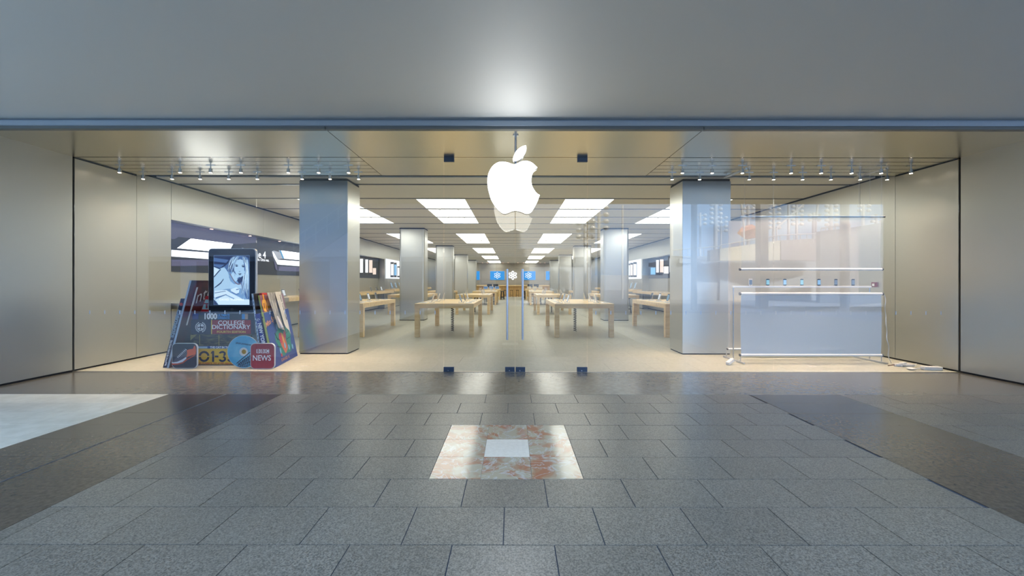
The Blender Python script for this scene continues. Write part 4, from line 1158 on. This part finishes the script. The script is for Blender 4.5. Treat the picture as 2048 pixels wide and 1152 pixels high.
# newspaper
NP = flat('newsprint', 206, 207, 202, .7); NPG = mat('newsprint_grey', srgb(108, 114, 118), 0.7, noise=(9, (1, 3, .6), srgb(176, 178, 176), 0.40, 0.62))
t = thing('giant_newspaper', cov(.8, 1.2) , 'giant folded newspaper draped over the leaning books by the pillar', 'newspaper')
def sheet(p00, p10, p01, p11, nu, nv, wave, m, nm, par, th=.004):
    """bent sheet between four corners, with soft folds"""
    vs = []
    for j in range(nv + 1):
        for i in range(nu + 1):
            u_, v_ = i / nu, j / nv
            p = (p00 * (1 - u_) + p10 * u_) * (1 - v_) + (p01 * (1 - u_) + p11 * u_) * v_
            vs.append(p + nrm * (wave * math.sin(u_ * 9 + v_ * 2.2) * (.4 + .6 * v_) + th))
    top = len(vs); vs += [q - nrm * th for q in vs[:top]]
    fs = []
    W = nu + 1
    for j in range(nv):
        for i in range(nu):
            a = j * W + i
            fs.append((a, a + 1, a + W + 1, a + W)); fs.append((top + a, top + a + W, top + a + W + 1, top + a + 1))
    for i in range(nu): fs.append((i, top + i, top + i + 1, i + 1)); q_ = nv * W; fs.append((q_ + i, q_ + i + 1, top + q_ + i + 1, top + q_ + i))
    for j in range(nv): a = j * W; fs.append((a, a + W, top + a + W, top + a)); a += nu; fs.append((a, top + a, top + a + W, a + W))
    mb = MB(); mb.add(vs, fs); return mb.build(nm, m, par, smooth=True)
def cvN(px, py, off):                        # place a picture position on the plane of the striped cover, lifted by off
    o = Vector((0, 0, CAMZ)); d_ = P(px, py, 1.0) - o
    pl = Oc + nrm * off
    return o + d_ * ((pl - o).dot(nrm) / d_.dot(nrm))
def z11(a, b): return (500 + a / 11.52, 570 + b / 11.52)
sheet(cvN(*z11(385, 185), .05), cvN(*z11(600, 175), .05), cvN(*z11(625, 960), .09), cvN(*z11(840, 1090), .09), 14, 10, .012, NPG, 'inner_sheets', t)
s2 = sheet(cvN(*z11(570, 165), .075), cvN(*z11(700, 160), .075), cvN(*z11(780, 905), .13), cvN(*z11(945, 1135), .13), 10, 10, .007, NP, 'outer_sheet', t)
rp = [cvN(*z11(a, b), .13) for a, b in ((640, 990), (700, 950), (790, 940), (835, 1000), (800, 1020))]
d = MB(); A_ = cvN(*z11(640, 800), .10); B_ = cvN(*z11(720, 800), .10)
d.tube([cvN(*z11(625, 720), .11), cvN(*z11(665, 830), .13), cvN(*z11(735, 985), .15)], [.008, .02, .032], 14)
d.build('rolled_corner', flat('newsprint_pale', 196, 192, 196, .7), t, smooth=True)
d = MB(); a_ = cvN(*z11(690, 235), .145); b_ = cvN(*z11(850, 800), .145)
u_ = (b_ - a_).normalized(); v_ = u_.cross(nrm).normalized() * -1
text_into(d, 'New York Times', .085, xyz_frame((a_ + b_) / 2, u_, nrm.cross(u_)), 'CENTER', .0006, width=(b_ - a_).length, bold=.002); d.build('masthead', INKB, t)

# ------------------ cut-out icons and disc
def icon(px0, px1, py0, py1, y, m, lab, edge):
    s = F / y
    x0, x1 = (px0 - CX) / s, (px1 - CX) / s; z1 = CAMZ - (py0 - HY) / s; z0 = 0.001
    t = thing('icon_cutout', ((x0 + x1) / 2, y, 0), lab, 'sign')
    MB().slab(rrect(x0, x1, z0, z1, .075, y), (0, .028, 0)).build('board', edge, t)
    MB().slab(rrect(x0 + .008, x1 - .008, z0 + .008, z1 - .008, .069, y - .002), (0, .002, 0)).build('front_print', m, t)
    return t, x0, x1, z0, z1
t, x0, x1, z0, z1 = icon(344, 394.5, 687, 737, 7.035, flat('icon_slate', 46, 56, 72), 'rounded square cutout with a sneaker picture leaning at the foot of the books', PAPER)
def zi(a, b): return P(330 + a / 9.6, 620 + b / 9.6, 7.032)
def ipoly(nm, m, pts, off=0.0, par=None):
    return MB().slab([zi(a, b) + Vector((0, -off, 0)) for a, b in pts], (0, .001, 0)).build(nm, m, par)
ipoly('shoe_heel', flat('shoe_orange', 214, 104, 72), [(415, 850), (420, 780), (470, 760), (540, 750), (565, 690), (585, 705), (600, 790), (590, 860), (510, 880), (450, 900), (415, 930)], .002, t)
ipoly('shoe_upper', flat('shoe_grey', 78, 86, 108), [(140, 1000), (190, 960), (230, 900), (270, 860), (330, 790), (385, 740), (420, 770), (430, 850), (410, 900), (330, 950), (240, 1000), (160, 1015)], .003, t)
ipoly('shoe_sole', flat('shoe_sole', 214, 224, 240), [(132, 1005), (160, 1012), (240, 1000), (335, 955), (410, 905), (415, 940), (340, 1005), (250, 1030), (160, 1035), (135, 1022)], .004, t)
ipoly('shoe_outsole', flat('shoe_outsole', 190, 84, 64), [(135, 1030), (250, 1034), (340, 1010), (430, 940), (580, 868), (575, 885), (440, 960), (350, 1028), (250, 1055), (140, 1060)], .004, t)
d = MB()
for k in range(8):
    a, b = 235 + k * 22, 905 - k * 21
    d.slab([zi(a, b) - Vector((0, .005, 0)), zi(a + 8, b - 4) - Vector((0, .005, 0)), zi(a + 34, b + 12) - Vector((0, .005, 0)), zi(a + 26, b + 20) - Vector((0, .005, 0))], (0, .001, 0))
d.build('shoe_laces', WPR, t)
t, x0, x1, z0, z1 = icon(501, 549.5, 687, 737, 7.0, flat('icon_red', 150, 36, 58), 'rounded red square cutout reading BBC NEWS at the foot of the books', PAPER)
d = MB(); y = 6.996
for k in range(3):
    a = 513 + k * 8.9
    d.box((a - CX) / F * y, (a + 7.6 - CX) / F * y, y, y + .001, P(0, 706.8, y).z, P(0, 699, y).z)
text_into(d, 'NEWS', .13, FRONT((524 - CX) / F * y, y, P(0, 717, y).z), 'CENTER', .0006, width=.31, bold=.002)
d.build('white_lettering', WPR, t)
d = MB()
for k, c in enumerate('BBC'): text_into(d, c, .075, FRONT((513 + 3.8 + k * 8.9 - CX) / F * y, y - .0015, P(0, 702.9, y).z), 'CENTER', .0006, bold=.002)
d.build('box_letters', MAROON, t)
YC = 7.06
c0 = P(487.5, 703, YC); rC = .282; cz = rC + .001
t = thing('giant_disc', (c0.x, YC, 0), 'giant light blue compact disc leaning on the yellow book', 'disc')
def annulus(mb, cx, cz, r0, r1, y, e, n=64):
    for k in range(n):
        a, b = 2 * math.pi * k / n, 2 * math.pi * (k + 1) / n
        mb.add([(cx + r0 * math.cos(a), y, cz + r0 * math.sin(a)), (cx + r1 * math.cos(a), y, cz + r1 * math.sin(a)), (cx + r1 * math.cos(b), y, cz + r1 * math.sin(b)), (cx + r0 * math.cos(b), y, cz + r0 * math.sin(b)),
                (cx + r0 * math.cos(a), y + e, cz + r0 * math.sin(a)), (cx + r1 * math.cos(a), y + e, cz + r1 * math.sin(a)), (cx + r1 * math.cos(b), y + e, cz + r1 * math.sin(b)), (cx + r0 * math.cos(b), y + e, cz + r0 * math.sin(b))],
               [(0, 1, 2, 3), (4, 7, 6, 5), (1, 5, 6, 2), (0, 3, 7, 4)])
    return mb
annulus(MB(), c0.x, cz, .062, rC, YC, .014).build('disc_rim', PAPER, t)
annulus(MB(), c0.x, cz, .074, rC - .005, YC - .0015, .0012).build('disc_print', mat('disc_blue', srgb(66, 156, 204), .3, noise=(3, (1, 1, 1), srgb(118, 190, 222), .4, .6)), t)
annulus(MB(), c0.x, cz, .040, .062, YC + .004, .006).build('hub_ring', ACR, t)
d = MB(); y = YC - .004
def inside(p): return (p.x - c0.x) ** 2 + (p.z - cz) ** 2 < (rC - .012) ** 2
def zc_(a, b): return P(450 + a / 9.6, 620 + b / 9.6, y)
segs = [((225, 1030), (480, 815)), ((250, 1050), (500, 870))]
for k in range(7):
    a = 250 + k * 36
    segs.append(((a, 1100), (a + 45, 1005 - k * 26))); segs.append(((a + 60, 1100), (a + 10, 1020 - k * 26)))
segs += [((240, 1070), (560, 900)), ((270, 1095), (560, 960))]
for (p, q) in segs:
    A, B = zc_(*p), zc_(*q)
    for k in range(8):
        a_, b_ = A.lerp(B, k / 8), A.lerp(B, (k + 1) / 8)
        if inside(a_) and inside(b_): d.cyl(a_, b_, .0045 if p[1] != 1030 else .007, n=5)
d.build('disc_bridge_print', flat('bridge_navy', 20, 40, 66), t)
d = MB(); text_into(d, 'JACK JOHNSON', .034, xyz_frame((c0.x + .0, YC - .003, cz + .135), (1, 0, -.16), (.16, 0, 1)), 'CENTER', .0005, width=.27, bold=.001); d.build('disc_lettering', NAVY, t)

# ------------------------------------------------------------------ hanging fabric display
FAB = fabric_mat('sheer_fabric', 0.08, (0.62, 0.77, 1.0, 1)); FABU = fabric_mat('sheer_fabric_thin', 0.62, (0.68, 0.77, 0.92, 1)); FABR = fabric_mat('sheer_fabric_rear', 0.45, (0.82, 0.82, 0.84, 1))
TUBE = mat('white_tube', (0.85, 0.87, 0.9, 1), 0.3)
XA, XB = 4.215, 6.815
YA, YM, YR = 7.55, 7.80, 8.05
def sheetXZ(x0, x1, z0, z1, y, amp, n=28, m_=10, seed=1):
    random.seed(seed); ph = [random.uniform(0, 6) for _ in range(3)]
    vs = []
    for j in range(m_ + 1):
        for i in range(n + 1):
            u, v = i / n, j / m_
            sag = amp * (math.sin(u * 3.1 + ph[0]) * math.sin(v * math.pi) + .4 * math.sin(u * 7 + v * 4 + ph[1]) * (1 - v) * v * 2)
            vs.append((x0 + (x1 - x0) * u, y + sag, z0 + (z1 - z0) * v))
    W = n + 1
    fs = [(j * W + i, j * W + i + 1, (j + 1) * W + i + 1, (j + 1) * W + i) for j in range(m_) for i in range(n)]
    mb = MB(); mb.add(vs, fs); return mb
t = thing('display_stand', (5.5, YM, 0), 'thin metal floor stand with a rail of phones behind the front fabric', 'stand')
for x in (XA, XB):
    MB().cyl((x, YM, .03), (x, YM, 1.425), .011, n=12).build('upright_pole', CHROME, t, smooth=True)
    MB().bbox(x - .016, x + .016, YA - .12, YR + .10, .004, .034, .004).build('foot', ALU, t)
    for yy in (YA, YR): MB().cyl((x, yy, .03), (x, yy, .17), .009, n=10).build('foot_post', ALU, t)
MB().bbox(XA - .02, XB + .02, YM - .022, YM + .022, 1.39, 1.425, .004).build('rail', mat('rail_white', (.75, .8, .86, 1), .35), t)
EV = mat('blind_end', (.12, .13, .15, 1), .4, .5)
def blind(z0, z1, y, xa, xb, m, lab, tubes, seed):
    t = thing('fabric_panel', ((xa + xb) / 2, y, z0), lab, 'blind')
    sheetXZ(xa + .01, xb - .01, z0, z1, y, .03 if seed == 1 else .014, seed=seed).build('fabric', m, t, smooth=True)
    for z, r in tubes:
        MB().cyl((xa, y, z), (xb, y, z), r, n=20).build('tube', TUBE, t, smooth=True)
        mb = MB(); mb.cyl((xa - .022, y, z), (xa, y, z), r * 1.05, n=16); mb.cyl((xb, y, z), (xb + .022, y, z), r * 1.05, n=16)
        mb.build('tube_cap', EV, t, smooth=True)
    return t
blind(.150, 1.281, YA, XA, XB, FAB, 'sheer pale blue fabric panel reaching almost to the floor, below the row of phones', ((1.281, .028), (.150, .024)), 1)
blind(1.733, 2.690, YA, XA, XB, FABU, 'sheer upper fabric panel above the row of phones, hung from a thin dark tube', ((1.733, .024),), 2)
blind(.180, 2.70, YR, XA + .03, XB, FABR, 'tall sheer rear fabric panel behind the row of phones', ((.180, .020),), 3)
t = thing('hanging_rail', (5.5, YA, 2.69), 'thin blue grey rail hung on wires from the soffit over the fabric panels', 'rail')
MB().cyl((XA, YA, 2.705), (XB + .03, YA, 2.705), .014, n=14).build('rail_tube', mat('rail_blue', (.12, .2, .32, 1), .35, .6), t, smooth=True)
for x in (XA + .07, XA + .6, 6.40, 6.60, XB):
    MB().cyl((x, YA, 2.71), (x, YA, SOF), .0022, n=6).build('wire', ALU, t)
MB().cyl((XB + .03, YA, 2.705), (XB + .06, YA, 2.705), .018, n=12).build('rail_end', EV, t, smooth=True)
# diagonal rod up to the soffit
t = thing('signal_rod', (4.9, 7.5, 3.3), 'slanted grey rod clipped under the soffit by the second pillar spotlights', 'rod')
a = P(1456, 353, 7.75); b = P(1483, 335, 7.4)
MB().cyl((a.x, 7.88, SOF - .045), (b.x, 7.25, SOF - .05), .022, n=12).build('rod_body', ALU, t, smooth=True)
MB().cyl((a.x, 7.8, SOF - .03), (a.x, 7.8, SOF), .01, n=8).build('clip', ALU, t)
a = P(1720, 350, 7.75); b = P(1757, 336, 7.4)
t = thing('signal_rod', (6.5, 7.5, 3.3), 'slanted grey rod clipped under the soffit near the side wall', 'rod')
MB().cyl((a.x, 7.88, SOF - .045), (b.x, 7.25, SOF - .05), .014, n=12).build('rod_body', ALU, t, smooth=True)
MB().cyl((a.x, 7.8, SOF - .03), (a.x, 7.8, SOF), .01, n=8).build('clip', ALU, t)
# phones on the rail
def phone(x, scr, back, lab):
    t = thing('display_phone', (x, YM, 1.425), lab, 'phone', 'phones on the rail')
    M = Matrix.Translation((x, YM, 1.425))
    pts = [M @ v for v in rrect(-.034, .034, .002, .137, .012, -.006)]
    b = MB().slab(pts, (0, .012, 0)).build('phone_body', back, t)
    pts = [M @ v for v in rrect(-.031, .031, .005, .134, .010, -.0075)]
    MB().slab(pts, (0, .0014, 0)).build('phone_glass', BLACKP if back != WHITE else WHITE, b)
    MB().box(x - .027, x + .027, YM - .009, YM - .0077, 1.425 + .024, 1.425 + .115).build('phone_screen', scr, b)
    MB().cyl((x, YM - .0088, 1.438), (x, YM - .0077, 1.438), .005, n=12).build('home_button', BLACKP, b)
    return t
PS = glow('phone_cyan', 150, 205, 225, 1.0); PS2 = glow('phone_blue', 150, 195, 235, 1.0); PSG = glow('phone_grey', 120, 140, 165, .9)
for i, px in enumerate((1501, 1535.2, 1569.3, 1603.3, 1637.5, 1671.3, 1705.7)):
    phone((px - CX) / F * YM, (PSG, PS, PS2, PS, PS2, PSG, PSG)[i], WHITE if i == 0 else ALU, '%s phone from the pillar on the rail, %s' % (ORD[i], ('white case', 'cyan screen', 'light blue screen', 'cyan screen', 'light blue screen', 'grey screen of icons', 'grey screen of icons')[i]))
# power adapters and cables on the floor
def lump(name, px, py, parts_, lab):
    y = F * CAMZ / (py - HY)
    x = (px - CX) / F * y
    t = thing(name, (x, y, 0), lab, 'adapter')
    return t, x, y
t, x, y = lump('power_adapter', 1858, 739, None, 'flat white power adapter lying on the floor by the side wall corner')
Mr = Matrix.Translation((x, y, 0)) @ Matrix.Rotation(R(-6), 4, 'Z')
MB().bbox(-.10, .18, -.05, .05, 0.001, .062, .012, Mr).build('adapter_body', WHITE, t)
pts = [Mr @ Vector(p) for p in ((-.10, 0, .03), (-.16, .02, .02), (-.22, .0, .012), (-.27, -.02, .012))]
MB().tube(pts, .008, 8).build('cable', WHITE, t, smooth=True)
mb = MB(); mb.ball(Mr @ Vector((-.30, -.02, .022)), .06, sz=.35); mb.build('plug', WHITE, t, smooth=True)
t, x, y = lump('power_strip', 1806, 732, None, 'bundle of white plugs and cable on the floor beside the stand foot')
for k, (dx, dy, s_, rz) in enumerate(((0, 0, 1, 25), (.09, -.02, .8, -20), (-.10, .0, .7, 5))):
    Mr = Matrix.Translation((x + dx, y + dy, 0)) @ Matrix.Rotation(R(rz), 4, 'Z')
    MB().bbox(-.07 * s_, .07 * s_, -.03, .03, .001, .05 + .02 * (k == 0), .01, Mr).build('plug', WHITE, t)
pts = [(x + .05 + .09 * math.cos(a * .5) * (1 + .1 * a / 12), y - .07 + .06 * math.sin(a * .5), .012 + .002 * a) for a in range(26)]
MB().tube(pts, .006, 6).build('cable', WHITE, t, smooth=True)
MB().tube([(x - .15, y, .03), (x - .20, y + .01, .02), (x - .24, y + .03, .008)], .008, 6).build('dark_lead', flat('lead_brown', 92, 56, 40), t, smooth=True)
t, x, y = lump('power_adapter', 1460, 729, None, 'white power adapter lying tilted under the near stand pole')
Mr = Matrix.Translation((x, y, .012)) @ Matrix.Rotation(R(38), 4, 'Z') @ Matrix.Rotation(R(-14), 4, 'Y')
MB().bbox(-.09, .12, -.035, .035, 0.012, .072, .012, Mr).build('adapter_body', WHITE, t)
MB().tube([Mr @ Vector((.12, 0, .03)), Mr @ Vector((.17, .02, .06)), (x + .12, y + .16, .03), (x + .2, y + .22, .012), (XA + .14, YM + .02, .012)], .005, 6).build('cable', WHITE, t, smooth=True)
# cable on the right end of the stand
t = thing('hanging_cable', (XB + .03, YA, 0), 'thin white twisted cable running down the outer edge of the fabric display', 'cable')
pts = []
for i in range(40):
    f_ = i / 39; z = 1.27 - 1.25 * f_
    pts.append((XB + .04 + .012 * math.sin(f_ * 26) + .05 * f_ ** 3, YA - .02 - .06 * f_ + .01 * math.cos(f_ * 22), max(z, .012)))
MB().tube(pts, .006, 6).build('cable_run', mat('cable_silver', (.7, .72, .75, 1), .3, .4), t, smooth=True)
# paper cards low on the wall edge, floor sockets
for i, (px, py) in enumerate(((390, 733.5), (609, 733), (1625, 733))):
    y = F * CAMZ / (py - HY); x = (px - CX) / F * y
    t = thing('floor_socket', (x, y, 0), ('flush floor socket before the giant books', 'flush floor socket in front of the pillar nearest the books', 'flush floor socket before the hanging fabric')[i], 'socket')
    MB().cyl((x - .03, y, -.002), (x - .03, y, .0015), .028, n=18).build('socket_lid', ALU, t)
    MB().cyl((x + .04, y, -.002), (x + .04, y, .0015), .028, n=18).build('socket_lid', ALU, t)

# ------------------------------------------------------------------ the street behind the viewer (seen mirrored in the glass)
V0 = 2 * GY
def B(px, py, D):                            # place whose mirror image in the glass falls at px, py; D metres behind the viewer's line
    s = (V0 + D)
    return Vector(((px - CX) / F * s, -D, CAMZ - (py - HY) / F * s))
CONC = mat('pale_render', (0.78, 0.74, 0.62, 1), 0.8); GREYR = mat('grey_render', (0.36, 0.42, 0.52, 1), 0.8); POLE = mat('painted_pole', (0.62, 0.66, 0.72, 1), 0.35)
DARKR = mat('dark_render', (0.16, 0.18, 0.2, 1), 0.7)
MB().box(-60, 60, -90, -7.4, -.12, -.004).build('ground_plaza', mat('plaza_stone', (0.27, 0.31, 0.38, 1), 0.6), kind='structure', label='open stone plaza behind the viewer')
MB().box(-60, -14, -12.4, CANY, -.12, -.004).build('ground_side', mat('plaza_stone', (0, 0, 0, 1)), kind='structure', label='stone street on the books side')
MB().box(14, 60, -12.4, CANY, -.12, -.004).build('ground_side', mat('plaza_stone', (0, 0, 0, 1)), kind='structure', label='stone street on the fabric side')
# big dark building on the books side and in the middle
p = B(1190, 410, 16)
t = thing('building', (-12, -20, 0), 'large grey building across the street, facing the doors', 'building')
MB().box(-48, p.x, -26, -16, 0, 11).build('wall_block', GREYR, t)
for k in range(9):
    x = -30 + k * 3.6
    if x + 2.6 > p.x: break
    MB().box(x, x + 2.4, -16.0, -15.96, .2, 3.0).build('shop_window', mat('dark_window', (.03, .035, .045, 1), .1), t)
MB().box(-48, p.x, -16.0, -15.3, 3.3, 3.9).build('balcony_slab', mat('pale_grey_render', (.5, .52, .56, 1), .7), t)
# staircase on the books side
a = B(596, 512, 7); b = B(716, 430, 7)
t = thing('outdoor_staircase', (a.x, -7, 0), 'outdoor staircase with railing across the street', 'staircase')
dirn = Vector((b.x - a.x, 0, b.z - a.z)); n_ = 3.2
st = MB(); A0 = a - dirn * .35; B0 = b + dirn * .5
st.slab([A0, B0, B0 + Vector((0, 0, -.45)), A0 + Vector((0, 0, -.45))], (0, -.25, 0)); st.build('stringer', mat('stair_steel', (.4, .43, .47, 1), .5), t)
for k in range(2):
    r_ = MB(); zz = .5 + k * .5; r_.cyl(A0 + Vector((0, 0, zz)), B0 + Vector((0, 0, zz)), .035, n=8); r_.build('handrail', POLE, t)
for k in range(10):
    q = A0.lerp(B0, (k + .5) / 10); MB().cyl(q, q + Vector((0, 0, 1.0)), .03, n=8).build('baluster', POLE, t)
# sunlit ramp wall with parapet
def wallseg(t, p, q, z0, D0, D1, nm, m, th=.5):
    a_ = B(p[0], p[1], D0); b_ = B(q[0], q[1], D1)
    MB().slab([Vector((a_.x, a_.y, z0)), Vector((b_.x, b_.y, z0)), b_, a_], (0, -th, 0)).build(nm, m, t)
t = thing('ramp_wall', (20, -20, 0), 'pale sunlit wall of a raised walkway across the street', 'wall')
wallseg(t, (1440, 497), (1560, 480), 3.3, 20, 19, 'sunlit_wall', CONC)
wallseg(t, (1562, 480), (1640, 476), 3.3, 19, 20, 'clad_or_shaded_wall', mat('shaded_wall_tone', (.34, .31, .36, 1), .8))  # wall past the shadow edge, its shade put into a darker colour
wallseg(t, (1420, 500), (1442, 497), 3.3, 20.5, 20, 'wall_end', GREYR)
t2 = thing('walkway_building', (22, -22, 0), 'grey rendered building under the raised walkway', 'building')
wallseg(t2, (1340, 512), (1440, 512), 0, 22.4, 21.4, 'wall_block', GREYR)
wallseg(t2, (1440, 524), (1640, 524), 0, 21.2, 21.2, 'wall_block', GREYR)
wallseg(t2, (1640, 462), (1700, 455), 0, 17, 16, 'clad_or_shaded_wall', mat('clad_grey', (.27, .33, .44, 1), .5), .4)
wallseg(t2, (1700, 455), (1790, 440), 0, 16, 16, 'clad_or_shaded_wall', mat('clad_grey', (0, 0, 0, 1)), .4)
# glass balustrades
RAILM = mat('balustrade_grey', (.6, .66, .7, 1), .3)
t = thing('walkway_balustrade', (22, -19, 4), 'light balustrade on top of the raised walkway', 'balustrade')
for (p, q, D0, D1) in (((1440, 490), (1560, 470), 20, 19), ((1560, 470), (1640, 466), 19, 20), ((1642, 456), (1700, 448), 17, 16), ((1345, 500), (1440, 492), 22, 20.5)):
    a_, b_ = B(*p, D0), B(*q, D1); MB().cyl(a_, b_, .04, n=8).build('top_rail', RAILM, t)
    for k in range(7):
        c_ = a_.lerp(b_, k / 6); MB().cyl(c_, c_ + Vector((0, 0, -.75)), .025, n=6).build('post', RAILM, t)
# orange sculpture
t = thing('orange_sculpture', (19, -23, 3), 'angular orange fabric roof above the walkway', 'canopy')
q = [B(*c, 24) for c in ((1474, 466), (1484, 453), (1504, 448), (1521, 459), (1522, 473), (1502, 477), (1490, 478))]
ctr = sum(q, Vector()) / len(q) + Vector((0, 1.2, .3))
mb = MB(); n = len(q); mb.add(q + [ctr, ctr + Vector((0, -3, 0))], [(i, (i + 1) % n, n) for i in range(n)] + [((i + 1) % n, i, n + 1) for i in range(n)])
mb.build('sail', flat('sail_orange', 226, 110, 70), t)
c_ = B(1497, 478, 24); MB().cyl((c_.x, c_.y, 0), c_, .12, n=10).build('mast', POLE, t)
# round masts with lamp clusters
def mast(px, D, r, top_py, lamps, lab, bottom=0):
    a_ = B(px, top_py, D)
    t = thing('lamp_mast', (a_.x, -D, 0), lab, 'mast', 'lamp masts in the street')
    MB().cyl((a_.x, -D, bottom), (a_.x, -D, a_.z), r, n=16).build('pole', POLE, t, smooth=True)
    for k in range(lamps):
        z = a_.z - .3 - k * .42
        for s_ in (-1, 1):
            mb = MB(); mb.cyl((a_.x, -D, z), (a_.x + s_ * .34, -D + .1, z + .05), .035, n=6); mb.ball((a_.x + s_ * .42, -D + .12, z + .05), .19, sz=.85)
            mb.build('lamp_arm', mat('lamp_white', (.85, .85, .85, 1), .3, .3), t, smooth=True)
    return t
MB().box(14.5, 34, -30, -21.9, 3.2, 3.6).build('walkway_deck', GREYR, label='raised deck of the walkway carrying the street masts', cat='deck')
for i, (px, D, r, tp, l, bt) in enumerate(((1245, 24, .09, 410, 0, 0), (1198, 12, .10, 408, 4, 0), (1170, 13, .10, 440, 3, 0), (1343, 24, .14, 404, 0, 3.6), (1388, 9, .16, 380, 0, 0), (1400, 26, .11, 425, 3, 3.6), (1431, 24, .17, 404, 5, 3.6), (1442, 26, .08, 430, 4, 3.6), (1496, 25, .14, 412, 3, 3.6), (1547, 24, .12, 404, 6, 3.6), (1577, 25, .11, 404, 0, 3.6), (1593, 26, .12, 408, 5, 3.6), (1627, 24, .13, 425, 2, 3.6), (1661, 23, .17, 406, 5, 3.6), (1689, 8, .20, 380, 0, 0), (1726, 24, .12, 406, 2, 3.6), (1752, 25, .12, 428, 2, 3.6))):
    t_ = mast(px, D, r, tp, l, '%s round street mast mirrored in the glass, counted from the books side' % (ORD[i] if i < 16 else 'seventeenth'), bt)
a_, b_ = B(1521, 400, 10), B(1537, 400, 10)
MB().box(a_.x, b_.x, -10.5, -10, 0, 7).build('street_pier', mat('pier_grey', (.34, .38, .46, 1), .7), label='square grey street pier mirrored in the glass before the sunlit wall', cat='pier')
for i, (p, q, D, bt) in enumerate((((1553, 455), (1612, 404), 22.5, 3.6), ((1482, 404), (1488, 455), 22.3, 3.6), ((1636, 404), (1632, 440), 22.8, 3.6), ((1500, 404), (1535, 432), 22.7, 3.6))):
    a_, b_ = B(*p, D), B(*q, D)
    t_ = thing('slanted_strut', (a_.x, a_.y, 3.6), '%s slanted white strut among the street masts' % ORD[i], 'strut')
    MB().cyl(a_, b_, .09, n=8).build('strut_bar', POLE, t_)
    lo = a_ if a_.z < b_.z else b_
    MB().cyl((lo.x, lo.y, 3.6), lo, .06, n=8).build('strut_post', POLE, t_)
# far horizon buildings so little low sky is open
t = thing('far_building', (0, -70, 0), 'distant pale buildings beyond the plaza', 'building')
for (x0, x1, h) in ((-60, 8, 16), (8, 30, 3.0), (30, 60, 5)):
    MB().box(x0, x1, -72, -68, 0, h).build('block', GREYR, t)

# top level parts of a scene need no leftovers
for o in list(bpy.data.objects):
    if o.get('label') == 'x': bpy.data.objects.remove(o)
